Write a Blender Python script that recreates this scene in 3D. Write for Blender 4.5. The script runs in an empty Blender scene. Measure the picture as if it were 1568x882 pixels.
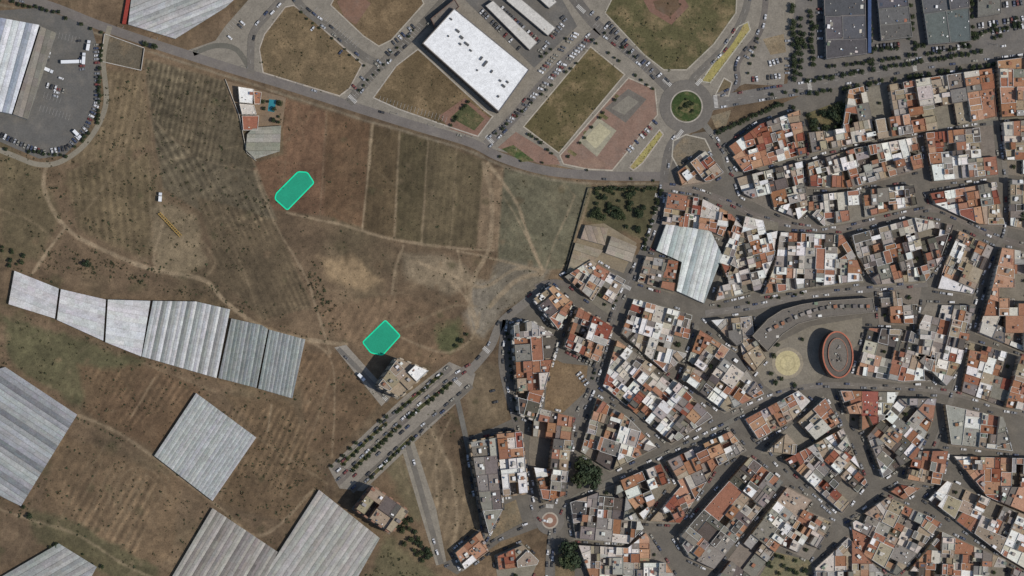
import bpy, math, random
import numpy as np
from mathutils import Vector
random.seed(7); rng=np.random.default_rng(7)
S=0.5
def W(p,dx=0.0,dy=0.0): return ((p[0]-784)*S+dx, (441-p[1])*S+dy)
def WP(ps,dx=0.0,dy=0.0): return [W(p,dx,dy) for p in ps]
def l1(c):
    c=max(0,min(255,c))/255.0
    return c/12.92 if c<=0.04045 else ((c+0.055)/1.055)**2.4
def lin(c,k=1.0): return (l1(c[0])*k,l1(c[1])*k,l1(c[2])*k,1.0)
def jit(c,a=8):
    d=random.uniform(-a,a); return tuple(max(3,min(250,x+d+random.uniform(-a/3,a/3))) for x in c)
scene=bpy.context.scene
ROOT=scene.collection
def coll(n):
    c=bpy.data.collections.new(n); ROOT.children.link(c); return c
C_G=coll("ground_and_roads"); C_B=coll("buildings"); C_T=coll("vegetation"); C_V=coll("vehicles"); C_F=coll("furniture")

# ---------------- materials
def attr_mat(name, rough=0.9, s1=0.25, s2=1.6, a1=0.25, a2=0.25, bump=0.0, bscale=1.0, spec=0.2, speck=0.0, tint=0.0, tcol=(168,146,114), tscale=0.05):
    m=bpy.data.materials.new(name); m.use_nodes=True; nt=m.node_tree; N=nt.nodes; L=nt.links
    b=N["Principled BSDF"]; b.inputs["Roughness"].default_value=rough
    b.inputs["Specular IOR Level"].default_value=spec
    at=N.new("ShaderNodeAttribute"); at.attribute_name="Col"
    geo=N.new("ShaderNodeNewGeometry")
    def noise(sc,det,lo,hi,fmin=0.3,fmax=0.7,rg=0.65):
        n=N.new("ShaderNodeTexNoise"); n.inputs["Scale"].default_value=sc; n.inputs["Detail"].default_value=det
        n.inputs["Roughness"].default_value=rg
        L.new(geo.outputs["Position"],n.inputs["Vector"])
        r=N.new("ShaderNodeMapRange"); r.inputs["From Min"].default_value=fmin; r.inputs["From Max"].default_value=fmax
        r.inputs["To Min"].default_value=lo; r.inputs["To Max"].default_value=hi
        L.new(n.outputs["Fac"],r.inputs["Value"]); return r.outputs["Result"]
    def mul(a,c):
        mu=N.new("ShaderNodeMath"); mu.operation='MULTIPLY'; L.new(a,mu.inputs[0]); L.new(c,mu.inputs[1]); return mu.outputs[0]
    f=mul(noise(s1,4,1-a1,1+a1),noise(s2,5,1-a2,1+a2))
    if speck>0: f=mul(f,noise(0.42,5,1.0,1-speck,0.53,0.66,0.75))
    src=at.outputs["Color"]
    if tint>0:
        mx=N.new("ShaderNodeMix"); mx.data_type='RGBA'; mx.inputs["B"].default_value=lin(tcol)
        L.new(noise(tscale,6,0.0,tint,0.48,0.68,0.7),mx.inputs["Factor"]); L.new(src,mx.inputs["A"]); src=mx.outputs["Result"]
    vm=N.new("ShaderNodeVectorMath"); vm.operation='SCALE'
    L.new(src,vm.inputs[0]); L.new(f,vm.inputs["Scale"])
    L.new(vm.outputs[0],b.inputs["Base Color"])
    if bump>0:
        nb=N.new("ShaderNodeTexNoise"); nb.inputs["Scale"].default_value=bscale; nb.inputs["Detail"].default_value=4
        L.new(geo.outputs["Position"],nb.inputs["Vector"])
        bp=N.new("ShaderNodeBump"); bp.inputs["Strength"].default_value=1.0; bp.inputs["Distance"].default_value=bump
        L.new(nb.outputs["Fac"],bp.inputs["Height"]); L.new(bp.outputs[0],b.inputs["Normal"])
    return m
M_ground=attr_mat("dry_soil",0.95,0.09,0.9,0.1,0.24,0.25,0.7,0.2,0.3,0.12,(146,126,98),0.035)
M_dirt=attr_mat("dirt_lot",0.95,0.08,0.9,0.2,0.28,0.25,0.7,0.2,0.38,0.6,(150,128,98),0.06)
M_asph=attr_mat("asphalt",0.9,0.07,0.8,0.13,0.15,0,1,0.2,0,0.35,(132,124,112),0.09)
M_pave=attr_mat("pavement_tiles",0.9,0.15,0.8,0.15,0.18,0,1,0.2,0.15,0.3,(110,104,96),0.12)
M_bld=attr_mat("painted_masonry",0.85,0.3,1.2,0.12,0.18)
M_gh=attr_mat("greenhouse_plastic",0.55,0.12,1.0,0.13,0.24,0,1,0.3,0.12,0.3,(128,122,112),0.15)
M_leaf=attr_mat("foliage",0.8,0.3,1.5,0.25,0.3)
M_paint=attr_mat("paint",0.5,1,3,0.03,0.05,0,1,0.5)
def flat_mat(name,col,rough=0.5,metal=0.0):
    m=bpy.data.materials.new(name); m.use_nodes=True; N=m.node_tree.nodes; L=m.node_tree.links
    b=N["Principled BSDF"]; b.inputs["Roughness"].default_value=rough; b.inputs["Metallic"].default_value=metal
    n=N.new("ShaderNodeTexNoise"); n.inputs["Scale"].default_value=0.8
    geo=N.new("ShaderNodeNewGeometry"); L.new(geo.outputs["Position"],n.inputs["Vector"])
    mx=N.new("ShaderNodeMix"); mx.data_type='RGBA'
    c=lin(col); mx.inputs["A"].default_value=(c[0]*.85,c[1]*.85,c[2]*.85,1); mx.inputs["B"].default_value=(min(1,c[0]*1.1),min(1,c[1]*1.1),min(1,c[2]*1.1),1)
    L.new(n.outputs["Fac"],mx.inputs["Factor"]); L.new(mx.outputs["Result"],b.inputs["Base Color"])
    return m
M_glass=flat_mat("window_glass",(40,44,50),0.15)
M_tyre=flat_mat("tyre_rubber",(25,25,25),0.8)
M_bark=flat_mat("bark",(80,66,52),0.9)
M_water=flat_mat("pool_water",(50,125,135),0.1)

# ---------------- mesh builder
class MB:
    def __init__(s): s.v=[];s.f=[];s.c=[];s.m=[]
    def face(s,pts,col,mi=0):
        n=len(s.v); s.v.extend(pts); s.f.append(tuple(range(n,n+len(pts)))); s.c.append(col); s.m.append(mi)
    def data(s,name,mats):
        me=bpy.data.meshes.new(name); me.from_pydata(s.v,[],s.f)
        for m in mats: me.materials.append(m)
        a=me.color_attributes.new("Col",'FLOAT_COLOR','CORNER')
        arr=np.repeat(np.array(s.c,dtype=np.float32),[len(f) for f in s.f],axis=0)
        a.data.foreach_set("color",arr.ravel())
        me.polygons.foreach_set("material_index",np.array(s.m,dtype=np.int32))
        me.update(); return me
    def build(s,name,mats,c,loc=None):
        o=bpy.data.objects.new(name,s.data(name,mats)); c.objects.link(o)
        if loc: o.location=loc
        return o
def area(p): return 0.5*sum(p[i][0]*p[(i+1)%len(p)][1]-p[(i+1)%len(p)][0]*p[i][1] for i in range(len(p)))
def ccw(p): return list(p) if area(p)>0 else list(p)[::-1]
def clean(p,eps=0.05):
    o=[]
    for q in p:
        if not o or math.hypot(q[0]-o[-1][0],q[1]-o[-1][1])>eps: o.append(q)
    if len(o)>1 and math.hypot(o[0][0]-o[-1][0],o[0][1]-o[-1][1])<=eps: o.pop()
    return o
def inset(p,d):
    n=len(p); L=[]
    for i in range(n):
        a=p[i];b=p[(i+1)%n]; dx=b[0]-a[0];dy=b[1]-a[1]; l=math.hypot(dx,dy) or 1e-6
        nx,ny=-dy/l,dx/l
        L.append((a[0]+nx*d,a[1]+ny*d,dx/l,dy/l))
    o=[]
    for i in range(n):
        x1,y1,dx1,dy1=L[i-1]; x2,y2,dx2,dy2=L[i]
        den=dx1*dy2-dy1*dx2
        if abs(den)<0.08: o.append((x2,y2)); continue
        t=((x2-x1)*dy2-(y2-y1)*dx2)/den
        t2=max(-200,min(200,t)); q=(x1+dx1*t2,y1+dy1*t2)
        v=p[i]
        dd=math.hypot(q[0]-v[0],q[1]-v[1]); mx=abs(d)*3
        if dd>mx: q=(v[0]+(q[0]-v[0])*mx/dd, v[1]+(q[1]-v[1])*mx/dd)
        o.append(q)
    return o
def clip(p,px,py,nx,ny):
    o=[];n=len(p)
    for i in range(n):
        a=p[i];b=p[(i+1)%n]
        da=(a[0]-px)*nx+(a[1]-py)*ny; db=(b[0]-px)*nx+(b[1]-py)*ny
        if da>=0:o.append(a)
        if (da>0)!=(db>0) and da!=db:
            t=da/(da-db)
            if 0<t<1:o.append((a[0]+(b[0]-a[0])*t,a[1]+(b[1]-a[1])*t))
    return clean(o)
def longdir(p):
    best=(0,1,0)
    for i in range(len(p)):
        a=p[i];b=p[(i+1)%len(p)];l=math.hypot(b[0]-a[0],b[1]-a[1])
        if l>best[0]: best=(l,(b[0]-a[0])/l,(b[1]-a[1])/l)
    return best[1],best[2]
def split(p,target,ratio=1.6,jr=0.12,depth=0,dr=None,hi=1.35):
    p=clean(p)
    if len(p)<3: return []
    A=abs(area(p))
    if dr is None: dr=longdir(p)
    if A<target*random.uniform(0.8,hi) or depth>9: return [p] if A>4 else []
    dx,dy=dr
    u=[q[0]*dx+q[1]*dy for q in p]; v=[-q[0]*dy+q[1]*dx for q in p]
    lu=max(u)-min(u); lv=max(v)-min(v)
    t=0.5+random.uniform(-jr,jr)
    if lu>lv*ratio**(-0.3):
        c=min(u)+lu*t; px,py,nx,ny=c*dx,c*dy,dx,dy
    else:
        c=min(v)+lv*t; px,py,nx,ny=-c*dy,c*dx,-dy,dx
    return split(clip(p,px,py,nx,ny),target,ratio,jr,depth+1,dr,hi)+split(clip(p,px,py,-nx,-ny),target,ratio,jr,depth+1,dr,hi)
def inpoly(x,y,p):
    c=False;n=len(p);j=n-1
    for i in range(n):
        if (p[i][1]>y)!=(p[j][1]>y) and x<(p[j][0]-p[i][0])*(y-p[i][1])/(p[j][1]-p[i][1])+p[i][0]: c=not c
        j=i
    return c
def cent(p): return (sum(q[0] for q in p)/len(p),sum(q[1] for q in p)/len(p))
def box(mb,cx,cy,z0,z1,sx,sy,ang,col,mi=0,topcol=None):
    ca,sa=math.cos(ang),math.sin(ang)
    P=[(cx+ca*a*sx/2-sa*b*sy/2,cy+sa*a*sx/2+ca*b*sy/2) for a,b in((-1,-1),(1,-1),(1,1),(-1,1))]
    for i in range(4):
        a=P[i];b=P[(i+1)%4]; mb.face([(a[0],a[1],z0),(b[0],b[1],z0),(b[0],b[1],z1),(a[0],a[1],z1)],col,mi)
    mb.face([(q[0],q[1],z1) for q in P],topcol or col,mi)
def prism(mb,p,z0,z1,wall,roof,par=0.6,ring=0.25,cap=None):
    p=ccw(clean(p))
    if len(p)<3: return False
    q=inset(p,ring); n=len(p)
    zt=z1+par
    ok=par>0 and area(q)>area(p)*0.3
    if not ok: zt=z1
    for i in range(n):
        a=p[i];b=p[(i+1)%n]; mb.face([(a[0],a[1],z0),(b[0],b[1],z0),(b[0],b[1],zt),(a[0],a[1],zt)],wall)
    if ok:
        cap=cap or wall
        for i in range(n):
            a=p[i];b=p[(i+1)%n];c=q[(i+1)%n];d=q[i]
            mb.face([(a[0],a[1],zt),(b[0],b[1],zt),(c[0],c[1],zt),(d[0],d[1],zt)],cap)
            mb.face([(d[0],d[1],zt),(c[0],c[1],zt),(c[0],c[1],z1),(d[0],d[1],z1)],wall)
        mb.face([(x,y,z1) for x,y in q],roof)
    else: mb.face([(x,y,z1) for x,y in p],roof)
    return True
def windows(mb,p,z0,z1,balc=False,wall=None):
    p=ccw(clean(p)); n=len(p)
    for i in range(n):
        a=p[i];b=p[(i+1)%n];dx=b[0]-a[0];dy=b[1]-a[1];l=math.hypot(dx,dy)
        if l<2.6: continue
        dx/=l;dy/=l;nx,ny=dy,-dx
        k=int(l/3.1)
        st=int((z1-z0)/2.9)
        for f in range(st):
            for j in range(k):
                t=(j+0.5)*l/k; zz=z0+f*2.9+(0.9 if f else 0.3); hh=1.3 if f else 2.0
                w=0.6 if f else 0.55
                x0=a[0]+dx*(t-w)+nx*0.03;y0=a[1]+dy*(t-w)+ny*0.03;x1=a[0]+dx*(t+w)+nx*0.03;y1=a[1]+dy*(t+w)+ny*0.03
                mb.face([(x0,y0,zz),(x1,y1,zz),(x1,y1,zz+hh),(x0,y0,zz+hh)],(0.03,0.03,0.03,1),1)
            if balc and f and l>6:
                for j in range(int(l/6)):
                    t=(j+0.5)*l/int(l/6)
                    cx=a[0]+dx*t+nx*0.66;cy=a[1]+dy*t+ny*0.66
                    box(mb,cx,cy,z0+f*2.9-0.1,z0+f*2.9+0.95,3.2,1.25,math.atan2(dy,dx),wall)
WHITE=(222,220,214);OFFW=(192,184,172);LG=(160,154,146);GR=(128,122,114);TC=(152,108,84);RED=(138,84,67);SAL=(172,134,108);TAN=(156,141,120);DK=(96,90,83)
PAL={
 'mix':[(WHITE,4),(OFFW,4),(LG,4),(GR,5),(TC,6),(SAL,4),(TAN,5),(RED,2),(DK,3)],
 'white':[(WHITE,7),(OFFW,4),(LG,5),(GR,4),(TC,4),(TAN,3),(SAL,2),(DK,2),(RED,1)],
 'red':[(RED,4),(TC,8),(SAL,5),(WHITE,2),(OFFW,2),(GR,2),(TAN,4),(DK,1)],
 'grey':[(GR,7),(DK,5),(LG,4),(TAN,5),(TC,4),(WHITE,1),(OFFW,1)],
 'tan':[(TAN,6),(SAL,5),(TC,6),(OFFW,3),(WHITE,1),(GR,4),(LG,2)],
}
def pick(pal):
    L=PAL[pal]; return random.choices([x[0] for x in L],[x[1] for x in L])[0]
WALLS=[(196,188,175),(182,170,148),(214,209,200),(164,142,118),(172,156,134),(150,120,98),(190,182,166),(140,130,118)]
def clutter(mb,p,z,n,ang):
    if n<=0:return
    xs=[q[0] for q in p];ys=[q[1] for q in p]
    for _ in range(n):
        for t in range(6):
            x=random.uniform(min(xs),max(xs));y=random.uniform(min(ys),max(ys))
            if inpoly(x,y,inset(p,0.9)): break
        else: continue
        r=random.random()
        if r<0.45: box(mb,x,y,z,z+random.uniform(0.5,1.0),random.uniform(0.5,1.2),random.uniform(0.5,1.0),ang,lin(jit(random.choice([WHITE,LG,GR,DK]),10)))
        elif r<0.55:
            k=8; rr=random.uniform(0.5,0.7); h=random.uniform(.9,1.3); c=lin(jit(random.choice([(90,110,130),WHITE,(70,75,70)]),8))
            P=[(x+rr*math.cos(i*math.tau/k),y+rr*math.sin(i*math.tau/k)) for i in range(k)]
            prism(mb,P,z,z+h,c,c,0)
        elif r<0.72: box(mb,x,y,z,z+1.3,0.5,0.5,ang,lin((170,150,130)))
        elif r<0.82: box(mb,x,y,z+2.0,z+2.1,random.uniform(1.8,3.2),random.uniform(1.6,2.4),ang,lin(jit(random.choice([(180,172,156),(116,126,110),(140,96,80),(215,215,210)]),8)))
        else: box(mb,x,y,z,z+0.05+random.random()*0.15,random.uniform(1,3.0),random.uniform(1,2.4),ang,lin(jit(random.choice([(80,86,98),DK,TC,GR,LG,OFFW]),10)))
def house(par,pal,st,name="town_house",big=False,z0=0.1):
    par=ccw(clean(par))
    if len(par)<3 or area(par)<9: return
    p=inset(par,0.02)
    if area(p)<6: return
    mb=MB(); A=area(p); wall=lin(jit(random.choice(WALLS),8),0.9)
    h0=st*2.9+0.2
    d=longdir(p); ang=math.atan2(d[1],d[0])
    pcs=split(p,max(24,A/random.choice([1,2,3,3,4])) if not big else A/random.choice([3,4,6]),1.6,0.22)
    main=pick(pal); sec=pick(pal)
    npatio=0
    for i,q in enumerate(pcs):
        q=ccw(clean(q))
        if len(q)<3 or area(q)<1.5: continue
        q=inset(q,0.015)
        if area(q)<1: continue
        r=random.random(); h=h0
        col=main if random.random()<0.62 else sec
        if random.random()<0.14: col=pick(pal)
        if r<0.13 and npatio<1 and len(pcs)>1: h=random.choice([0.3,2.9]); col=random.choice([TAN,GR,GR,DK,LG]); npatio+=1
        elif r<0.3 and st>1: h=h0-2.9
        elif r<0.42 and area(q)<(55 if not big else 100): h=h0+2.5; col=random.choice([WHITE,main,OFFW,TC,LG])
        if h<0.3: h=0.3
        rc=jit(col,10)
        prism(mb,q,z0,z0+h,wall if random.random()<0.7 else lin(jit(random.choice(WALLS),8),0.9),lin(rc,0.92),random.choice([0.12,0.3,0.6,0.9]),0.2,
              lin(jit(WHITE if random.random()<0.28 else rc,8),0.9))
        if h>2.5:
            clutter(mb,q,z0+h,int(area(q)/20*random.uniform(0.0,1.6)),ang)
            if area(q)>38 and random.random()<0.5:
                c=cent(q); box(mb,c[0]+random.uniform(-1.5,1.5),c[1]+random.uniform(-1.5,1.5),z0+h,z0+h+2.3,random.uniform(2.0,3.4),random.uniform(1.8,2.6),ang,wall,0,lin(jit(random.choice([WHITE,OFFW,TC,LG,GR]),8),0.9))
    windows(mb,p,z0,z0+max(3,(st-1)*2.9) if not big else z0+h0,big,wall)
    mb.build(name,[M_bld,M_glass],C_B)

# ---------------- trees
def tree_mesh(i,dark=False):
    mb=MB(); r=random.Random(100+i)
    bc=(0.1,0.075,0.05,1)
    k=7
    def limb(a,b,ra,rb):
        a=Vector(a);b=Vector(b);d=(b-a).normalized();u=d.orthogonal();v=d.cross(u)
        for j in range(k):
            t0=j*math.tau/k;t1=(j+1)*math.tau/k
            mb.face([tuple(a+ra*(u*math.cos(t0)+v*math.sin(t0))),tuple(a+ra*(u*math.cos(t1)+v*math.sin(t1))),tuple(b+rb*(u*math.cos(t1)+v*math.sin(t1))),tuple(b+rb*(u*math.cos(t0)+v*math.sin(t0)))],bc,1)
    limb((0,0,0),(0,0,.75),.09,.06)
    lobes=[]
    for j in range(7):
        t=j*math.tau/7+r.uniform(-.4,.4); rr=r.uniform(.3,.62); z=r.uniform(.85,1.35)
        lobes.append((rr*math.cos(t),rr*math.sin(t),z,r.uniform(.28,.46))); limb((0,0,.7),(rr*math.cos(t)*.8,rr*math.sin(t)*.8,z),.045,.015)
    lobes.append((r.uniform(-.1,.1),r.uniform(-.1,.1),1.45,.42))
    for (x,y,z,R_) in lobes:
        lc=r.uniform(.75,1.3)
        for _ in range(70):
            d=Vector((r.gauss(0,1),r.gauss(0,1),r.gauss(0,1))).normalized(); q=Vector((x,y,z))+d*R_*r.uniform(.55,1.08)
            s=r.uniform(.05,.11); u=(d+Vector((r.uniform(-.8,.8),r.uniform(-.8,.8),r.uniform(-.8,.8)))).normalized().orthogonal(); v=u.cross(d).normalized()
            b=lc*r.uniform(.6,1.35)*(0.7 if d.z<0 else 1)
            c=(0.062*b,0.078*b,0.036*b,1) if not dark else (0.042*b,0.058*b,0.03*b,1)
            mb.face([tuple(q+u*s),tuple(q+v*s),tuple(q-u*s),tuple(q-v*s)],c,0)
    return mb.data("tree",[M_leaf,M_bark])
TM=[tree_mesh(i,i%2==0) for i in range(6)]
NT=[0]
def tree(p,size,world=False,name="tree"):
    x,y=p if world else W(p)
    o=bpy.data.objects.new(name,random.choice(TM)); r=size/2*random.uniform(.85,1.15); o.location=(x,y,0.05); o.scale=(r,r*random.uniform(.9,1.1),r*random.uniform(.85,1.1)); o.rotation_euler=(0,0,random.random()*6.28)
    C_T.objects.link(o); NT[0]+=1

# ---------------- blocks
BLK=[]
def slab(pw,zi,col=(122,115,104),exp=1.3,name="pavement"):
    mb=MB(); q=inset(ccw(pw),-exp); z=0.15+0.006*(zi%14)
    prism(mb,q,-0.05,z,lin((150,146,138)),lin(jit(col,5)),0)
    mb.build(name,[M_pave],C_G)
def block(ps,pal='mix',st=(2,3),target=110,shift=(-1.2,-0.3),name="town_house",big=False,court=0.06,grow=0.9):
    pw=inset(ccw(WP(ps,*shift)),-grow); i=len(BLK); BLK.append(pw); slab(pw,i)
    for par in split(pw,target*1.15,1.6,0.14,0,None,1.9):
        if random.random()<court:
            if random.random()<.5: tree(cent(par),random.uniform(3,5),True)
            continue
        house(par,pal,random.randint(*st),name,big)
T=[ # polygon, palette, storeys, target
 ([(1115,228),(1165,192),(1222,172),(1232,234),(1140,262)],'red',(2,3),110),
 ([(1300,140),(1322,134),(1338,212),(1245,232),(1240,205),(1290,200)],'tan',(2,3),110),
 ([(1330,138),(1420,122),(1515,108),(1522,178),(1440,196),(1345,212)],'tan',(3,4),200),
 ([(1527,96),(1590,88),(1590,175),(1534,178)],'tan',(3,4),200),
 ([(1536,190),(1590,185),(1590,268),(1544,262)],'mix',(2,3),120),
 ([(1040,264),(1080,234),(1104,264),(1086,276),(1046,282)],'red',(2,3),120),
 ([(1132,274),(1226,250),(1236,322),(1222,334),(1180,316),(1140,296)],'white',(2,3),100),
 ([(1238,252),(1310,229),(1402,212),(1410,256),(1300,286),(1242,284)],'mix',(2,3),110),
 ([(1240,302),(1310,294),(1396,286),(1402,312),(1320,332),(1262,344),(1240,324)],'white',(2,3),95),
 ([(1418,206),(1518,196),(1526,266),(1430,276)],'white',(2,3),120),
 ([(1426,298),(1520,282),(1536,342),(1498,342),(1432,312)],'red',(2,4),130),
 ([(1548,278),(1590,282),(1590,352),(1548,344)],'grey',(2,3),110),
 ([(1024,298),(1072,306),(1112,326),(1112,362),(1086,352),(1016,342)],'red',(2,3),110),
 ([(990,395),(1036,402),(1030,444),(980,430)],'grey',(2,3),160),
 ([(1120,364),(1108,330),(1118,330),(1135,350),(1112,420),(1104,400)],'red',(2,3),70),
 ([(1142,334),(1190,344),(1184,392),(1162,442),(1098,458),(1106,430),(1130,384)],'white',(2,3),85),
 ([(1196,358),(1288,362),(1308,395),(1320,428),(1240,438),(1172,448),(1190,402)],'white',(2,3),90),
 ([(1306,362),(1400,336),(1456,346),(1438,398),(1416,428),(1342,434),(1312,390)],'grey',(2,3),120),
 ([(1470,356),(1518,380),(1488,448),(1438,440),(1450,402)],'mix',(2,3),110),
 ([(1532,382),(1590,392),(1590,545),(1500,508),(1518,440)],'tan',(3,4),200),
 ([(1350,450),(1408,444),(1400,494),(1352,492)],'grey',(2,3),110),
 ([(1332,504),(1392,508),(1430,534),(1430,580),(1380,582),(1314,572)],'mix',(2,3),110),
 ([(1424,468),(1490,470),(1468,560),(1446,588),(1404,548),(1408,498)],'white',(2,4),130),
 ([(1488,526),(1590,556),(1590,630),(1540,622),(1474,598)],'red',(2,4),150),
 ([(972,460),(1058,484),(1048,544),(1020,568),(954,510)],'white',(2,3),110),
 ([(1092,492),(1150,486),(1154,512),(1128,528)],'white',(2,3),100),
 ([(1072,508),(1126,542),(1166,602),(1112,628),(1046,580)],'mix',(2,3),95),
 ([(946,524),(1038,588),(1088,638),(1030,676),(926,590)],'white',(2,3),100),
 ([(916,612),(960,640),(1002,684),(936,718),(892,690)],'mix',(2,3),100),
 ([(1144,642),(1222,600),(1238,614),(1212,642),(1162,670)],'tan',(2,3),110),
 ([(1176,690),(1262,612),(1282,646),(1214,694)],'tan',(3,4),200),
 ([(1288,600),(1374,602),(1358,638),(1318,656),(1302,640)],'red',(2,4),160),
 ([(1330,668),(1378,612),(1430,612),(1424,650),(1400,698),(1352,728)],'grey',(2,3),120),
 ([(1204,704),(1290,658),(1324,738),(1290,782)],'mix',(2,3),115),
 ([(952,736),(1010,712),(1020,740),(985,792),(962,762)],'red',(2,3),110),
 ([(1024,706),(1118,662),(1140,688),(1096,712),(1040,798),(1000,796),(1046,744)],'red',(2,3),110),
 ([(876,770),(948,744),(982,808),(962,830),(884,822)],'grey',(2,3),110),
 ([(888,836),(962,840),(990,818),(1030,880),(1000,905),(915,905)],'mix',(2,3),110),
 ([(1040,824),(1148,702),(1196,738),(1092,868),(1058,852)],'grey',(3,4),260),
 ([(1096,890),(1206,748),(1240,766),(1140,905)],'grey',(2,3),260),
 ([(1196,832),(1230,782),(1272,800),(1240,852)],'tan',(2,3),110),
 ([(1448,622),(1530,640),(1544,688),(1456,678)],'tan',(3,4),180),
 ([(1402,692),(1448,692),(1438,740),(1390,732)],'tan',(2,4),130),
 ([(1464,700),(1590,704),(1590,792),(1510,758)],'red',(3,4),170),
 ([(1424,764),(1450,738),(1590,800),(1590,880),(1532,846)],'white',(2,3),130),
 ([(1306,800),(1358,762),(1436,800),(1400,850),(1372,878),(1312,840)],'tan',(2,3),120),
 ([(1376,895),(1442,816),(1536,858),(1536,905)],'mix',(2,3),110),
 ([(1552,872),(1590,890),(1590,910),(1545,905)],'mix',(2,3),110),
 ([(1250,870),(1300,825),(1350,880),(1345,905),(1250,905)],'tan',(2,3),140),
 ([(868,424),(906,400),(956,430),(932,474),(900,452)],'tan',(1,3),100),
 # left apartments strip
 ([(820,458),(846,440),(874,464),(854,502)],'red',(4,5),300),
 ([(866,530),(886,474),(934,502),(914,552)],'red',(4,5),350),
 ([(787,500),(812,494),(852,520),(818,640),(796,632)],'grey',(4,5),400),
 ([(820,626),(876,640),(862,756),(832,768),(816,700)],'grey',(3,5),300),
 ([(761,666),(796,663),(804,752),(770,756)],'red',(5,6),500),
 ([(722,678),(757,672),(766,780),(748,812),(736,768)],'grey',(4,5),300),
 ([(700,846),(735,816),(746,842),(712,868)],'tan',(3,4),300),
 ([(764,852),(800,836),(822,858),(808,890),(770,895)],'red',(3,4),200),
 ([(1136,520),(1154,520),(1172,548),(1156,566),(1140,548)],'tan',(1,2),110),
 ([(1380,744),(1404,748),(1384,762),(1366,752)],'red',(2,2),110),
]
for t in T: block(t[0],t[1],t[2],t[3],name="apartment_building" if t[2][0]>=4 else "town_house",big=t[2][0]>=4,court=0 if t[2][0]>=4 else .06)
block([(580,588),(610,547),(656,566),(614,606)],'tan',(7,8),500,(-2.8,-1.5),"apartment_building",True,0,0)
block([(546,776),(572,742),(626,780),(600,812)],'grey',(7,7),500,(-2.2,-1.5),"apartment_building",True,0,0)

# ---------------- generic sheets / ribbons
def sheet(ps,col,z,name="pavement",mat=None,world=False):
    mb=MB(); p=ccw(ps if world else WP(ps)); mb.face([(x,y,z) for x,y in p],lin(col)); return mb.build(name,[mat or M_asph],C_G)
def smooth(ps,n=6):
    o=[];m=len(ps)
    for i in range(m-1):
        p0=ps[max(0,i-1)];p1=ps[i];p2=ps[i+1];p3=ps[min(m-1,i+2)]
        for k in range(n):
            t=k/n
            o.append(tuple(0.5*((2*p1[j])+(-p0[j]+p2[j])*t+(2*p0[j]-5*p1[j]+4*p2[j]-p3[j])*t*t+(-p0[j]+3*p1[j]-3*p2[j]+p3[j])*t**3) for j in(0,1)))
    o.append(ps[-1]); return o
def offs(c,d):
    o=[]
    for i in range(len(c)):
        a=c[max(0,i-1)];b=c[min(len(c)-1,i+1)];dx=b[0]-a[0];dy=b[1]-a[1];l=math.hypot(dx,dy) or 1
        o.append((c[i][0]-dy/l*d,c[i][1]+dx/l*d))
    return o
def ribbon(c,w,z,col,name,mat,off=0,zb=None):
    a=offs(c,off+w/2);b=offs(c,off-w/2); mb=MB(); cl=lin(col)
    for i in range(len(c)-1):
        mb.face([(*b[i],z),(*b[i+1],z),(*a[i+1],z),(*a[i],z)],cl)
        if zb is not None:
            mb.face([(*b[i],zb),(*b[i+1],zb),(*b[i+1],z),(*b[i],z)],cl); mb.face([(*a[i],zb),(*a[i+1],zb),(*a[i+1],z),(*a[i],z)],cl)
    return mb.build(name,[mat],C_G)
ROADS=[]
MK=MB()
MC=(158,154,146)
def road(ps,wpx,col=(104,99,92),mark=True,cars=0.0,z=None,both=True):
    i=len(ROADS); c=smooth(WP(ps)); z=z or 0.07+0.014*(i%12); w=wpx*S
    ribbon(c,w,z,jit(col,4),"road",M_asph); ROADS.append((c,w,z,cars,both))
    if mark:
        acc=0; wl=lin(MC)
        for k in range(len(c)-1):
            l=math.hypot(c[k+1][0]-c[k][0],c[k+1][1]-c[k][1]); acc+=l
            if acc>8:
                acc=0; dx=(c[k+1][0]-c[k][0])/l;dy=(c[k+1][1]-c[k][1])/l; x,y=c[k]; L=min(l,3)
                MK.face([(x-dy*.08,y+dx*.08,z+.02),(x+dx*L-dy*.08,y+dy*L+dx*.08,z+.02),(x+dx*L+dy*.08,y+dy*L-dx*.08,z+.02),(x+dy*.08,y-dx*.08,z+.02)],wl)
def crosswalk(p,ang,w=8,z=0.27):
    x,y=W(p); ca,sa=math.cos(ang),math.sin(ang)
    for k in range(int(w/1.0)):
        u=-w/2+k*1.0
        P=[(u,-1.5),(u+.5,-1.5),(u+.5,1.5),(u,1.5)]
        MK.face([(x+ca*a-sa*b,y+sa*a+ca*b,z) for a,b in P],lin((190,187,180)))
def disc(p,r,z,col,name,mat,rin=0,zb=0,sy=1.0,n=48):
    x,y=W(p); mb=MB(); cl=lin(col)
    P=[(x+r*math.cos(i*math.tau/n),y+r*sy*math.sin(i*math.tau/n)) for i in range(n)]
    for i in range(n):
        a=P[i];b=P[(i+1)%n]; mb.face([(*a,zb),(*b,zb),(*b,z),(*a,z)],cl)
    if rin:
        Q=[(x+rin*math.cos(i*math.tau/n),y+rin*sy*math.sin(i*math.tau/n)) for i in range(n)]
        for i in range(n):
            j=(i+1)%n; mb.face([(*P[i],z),(*P[j],z),(*Q[j],z),(*Q[i],z)],cl)
    else: mb.face([(*q,z) for q in P],cl)
    return mb.build(name,[mat],C_G)
NK=[0]
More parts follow.
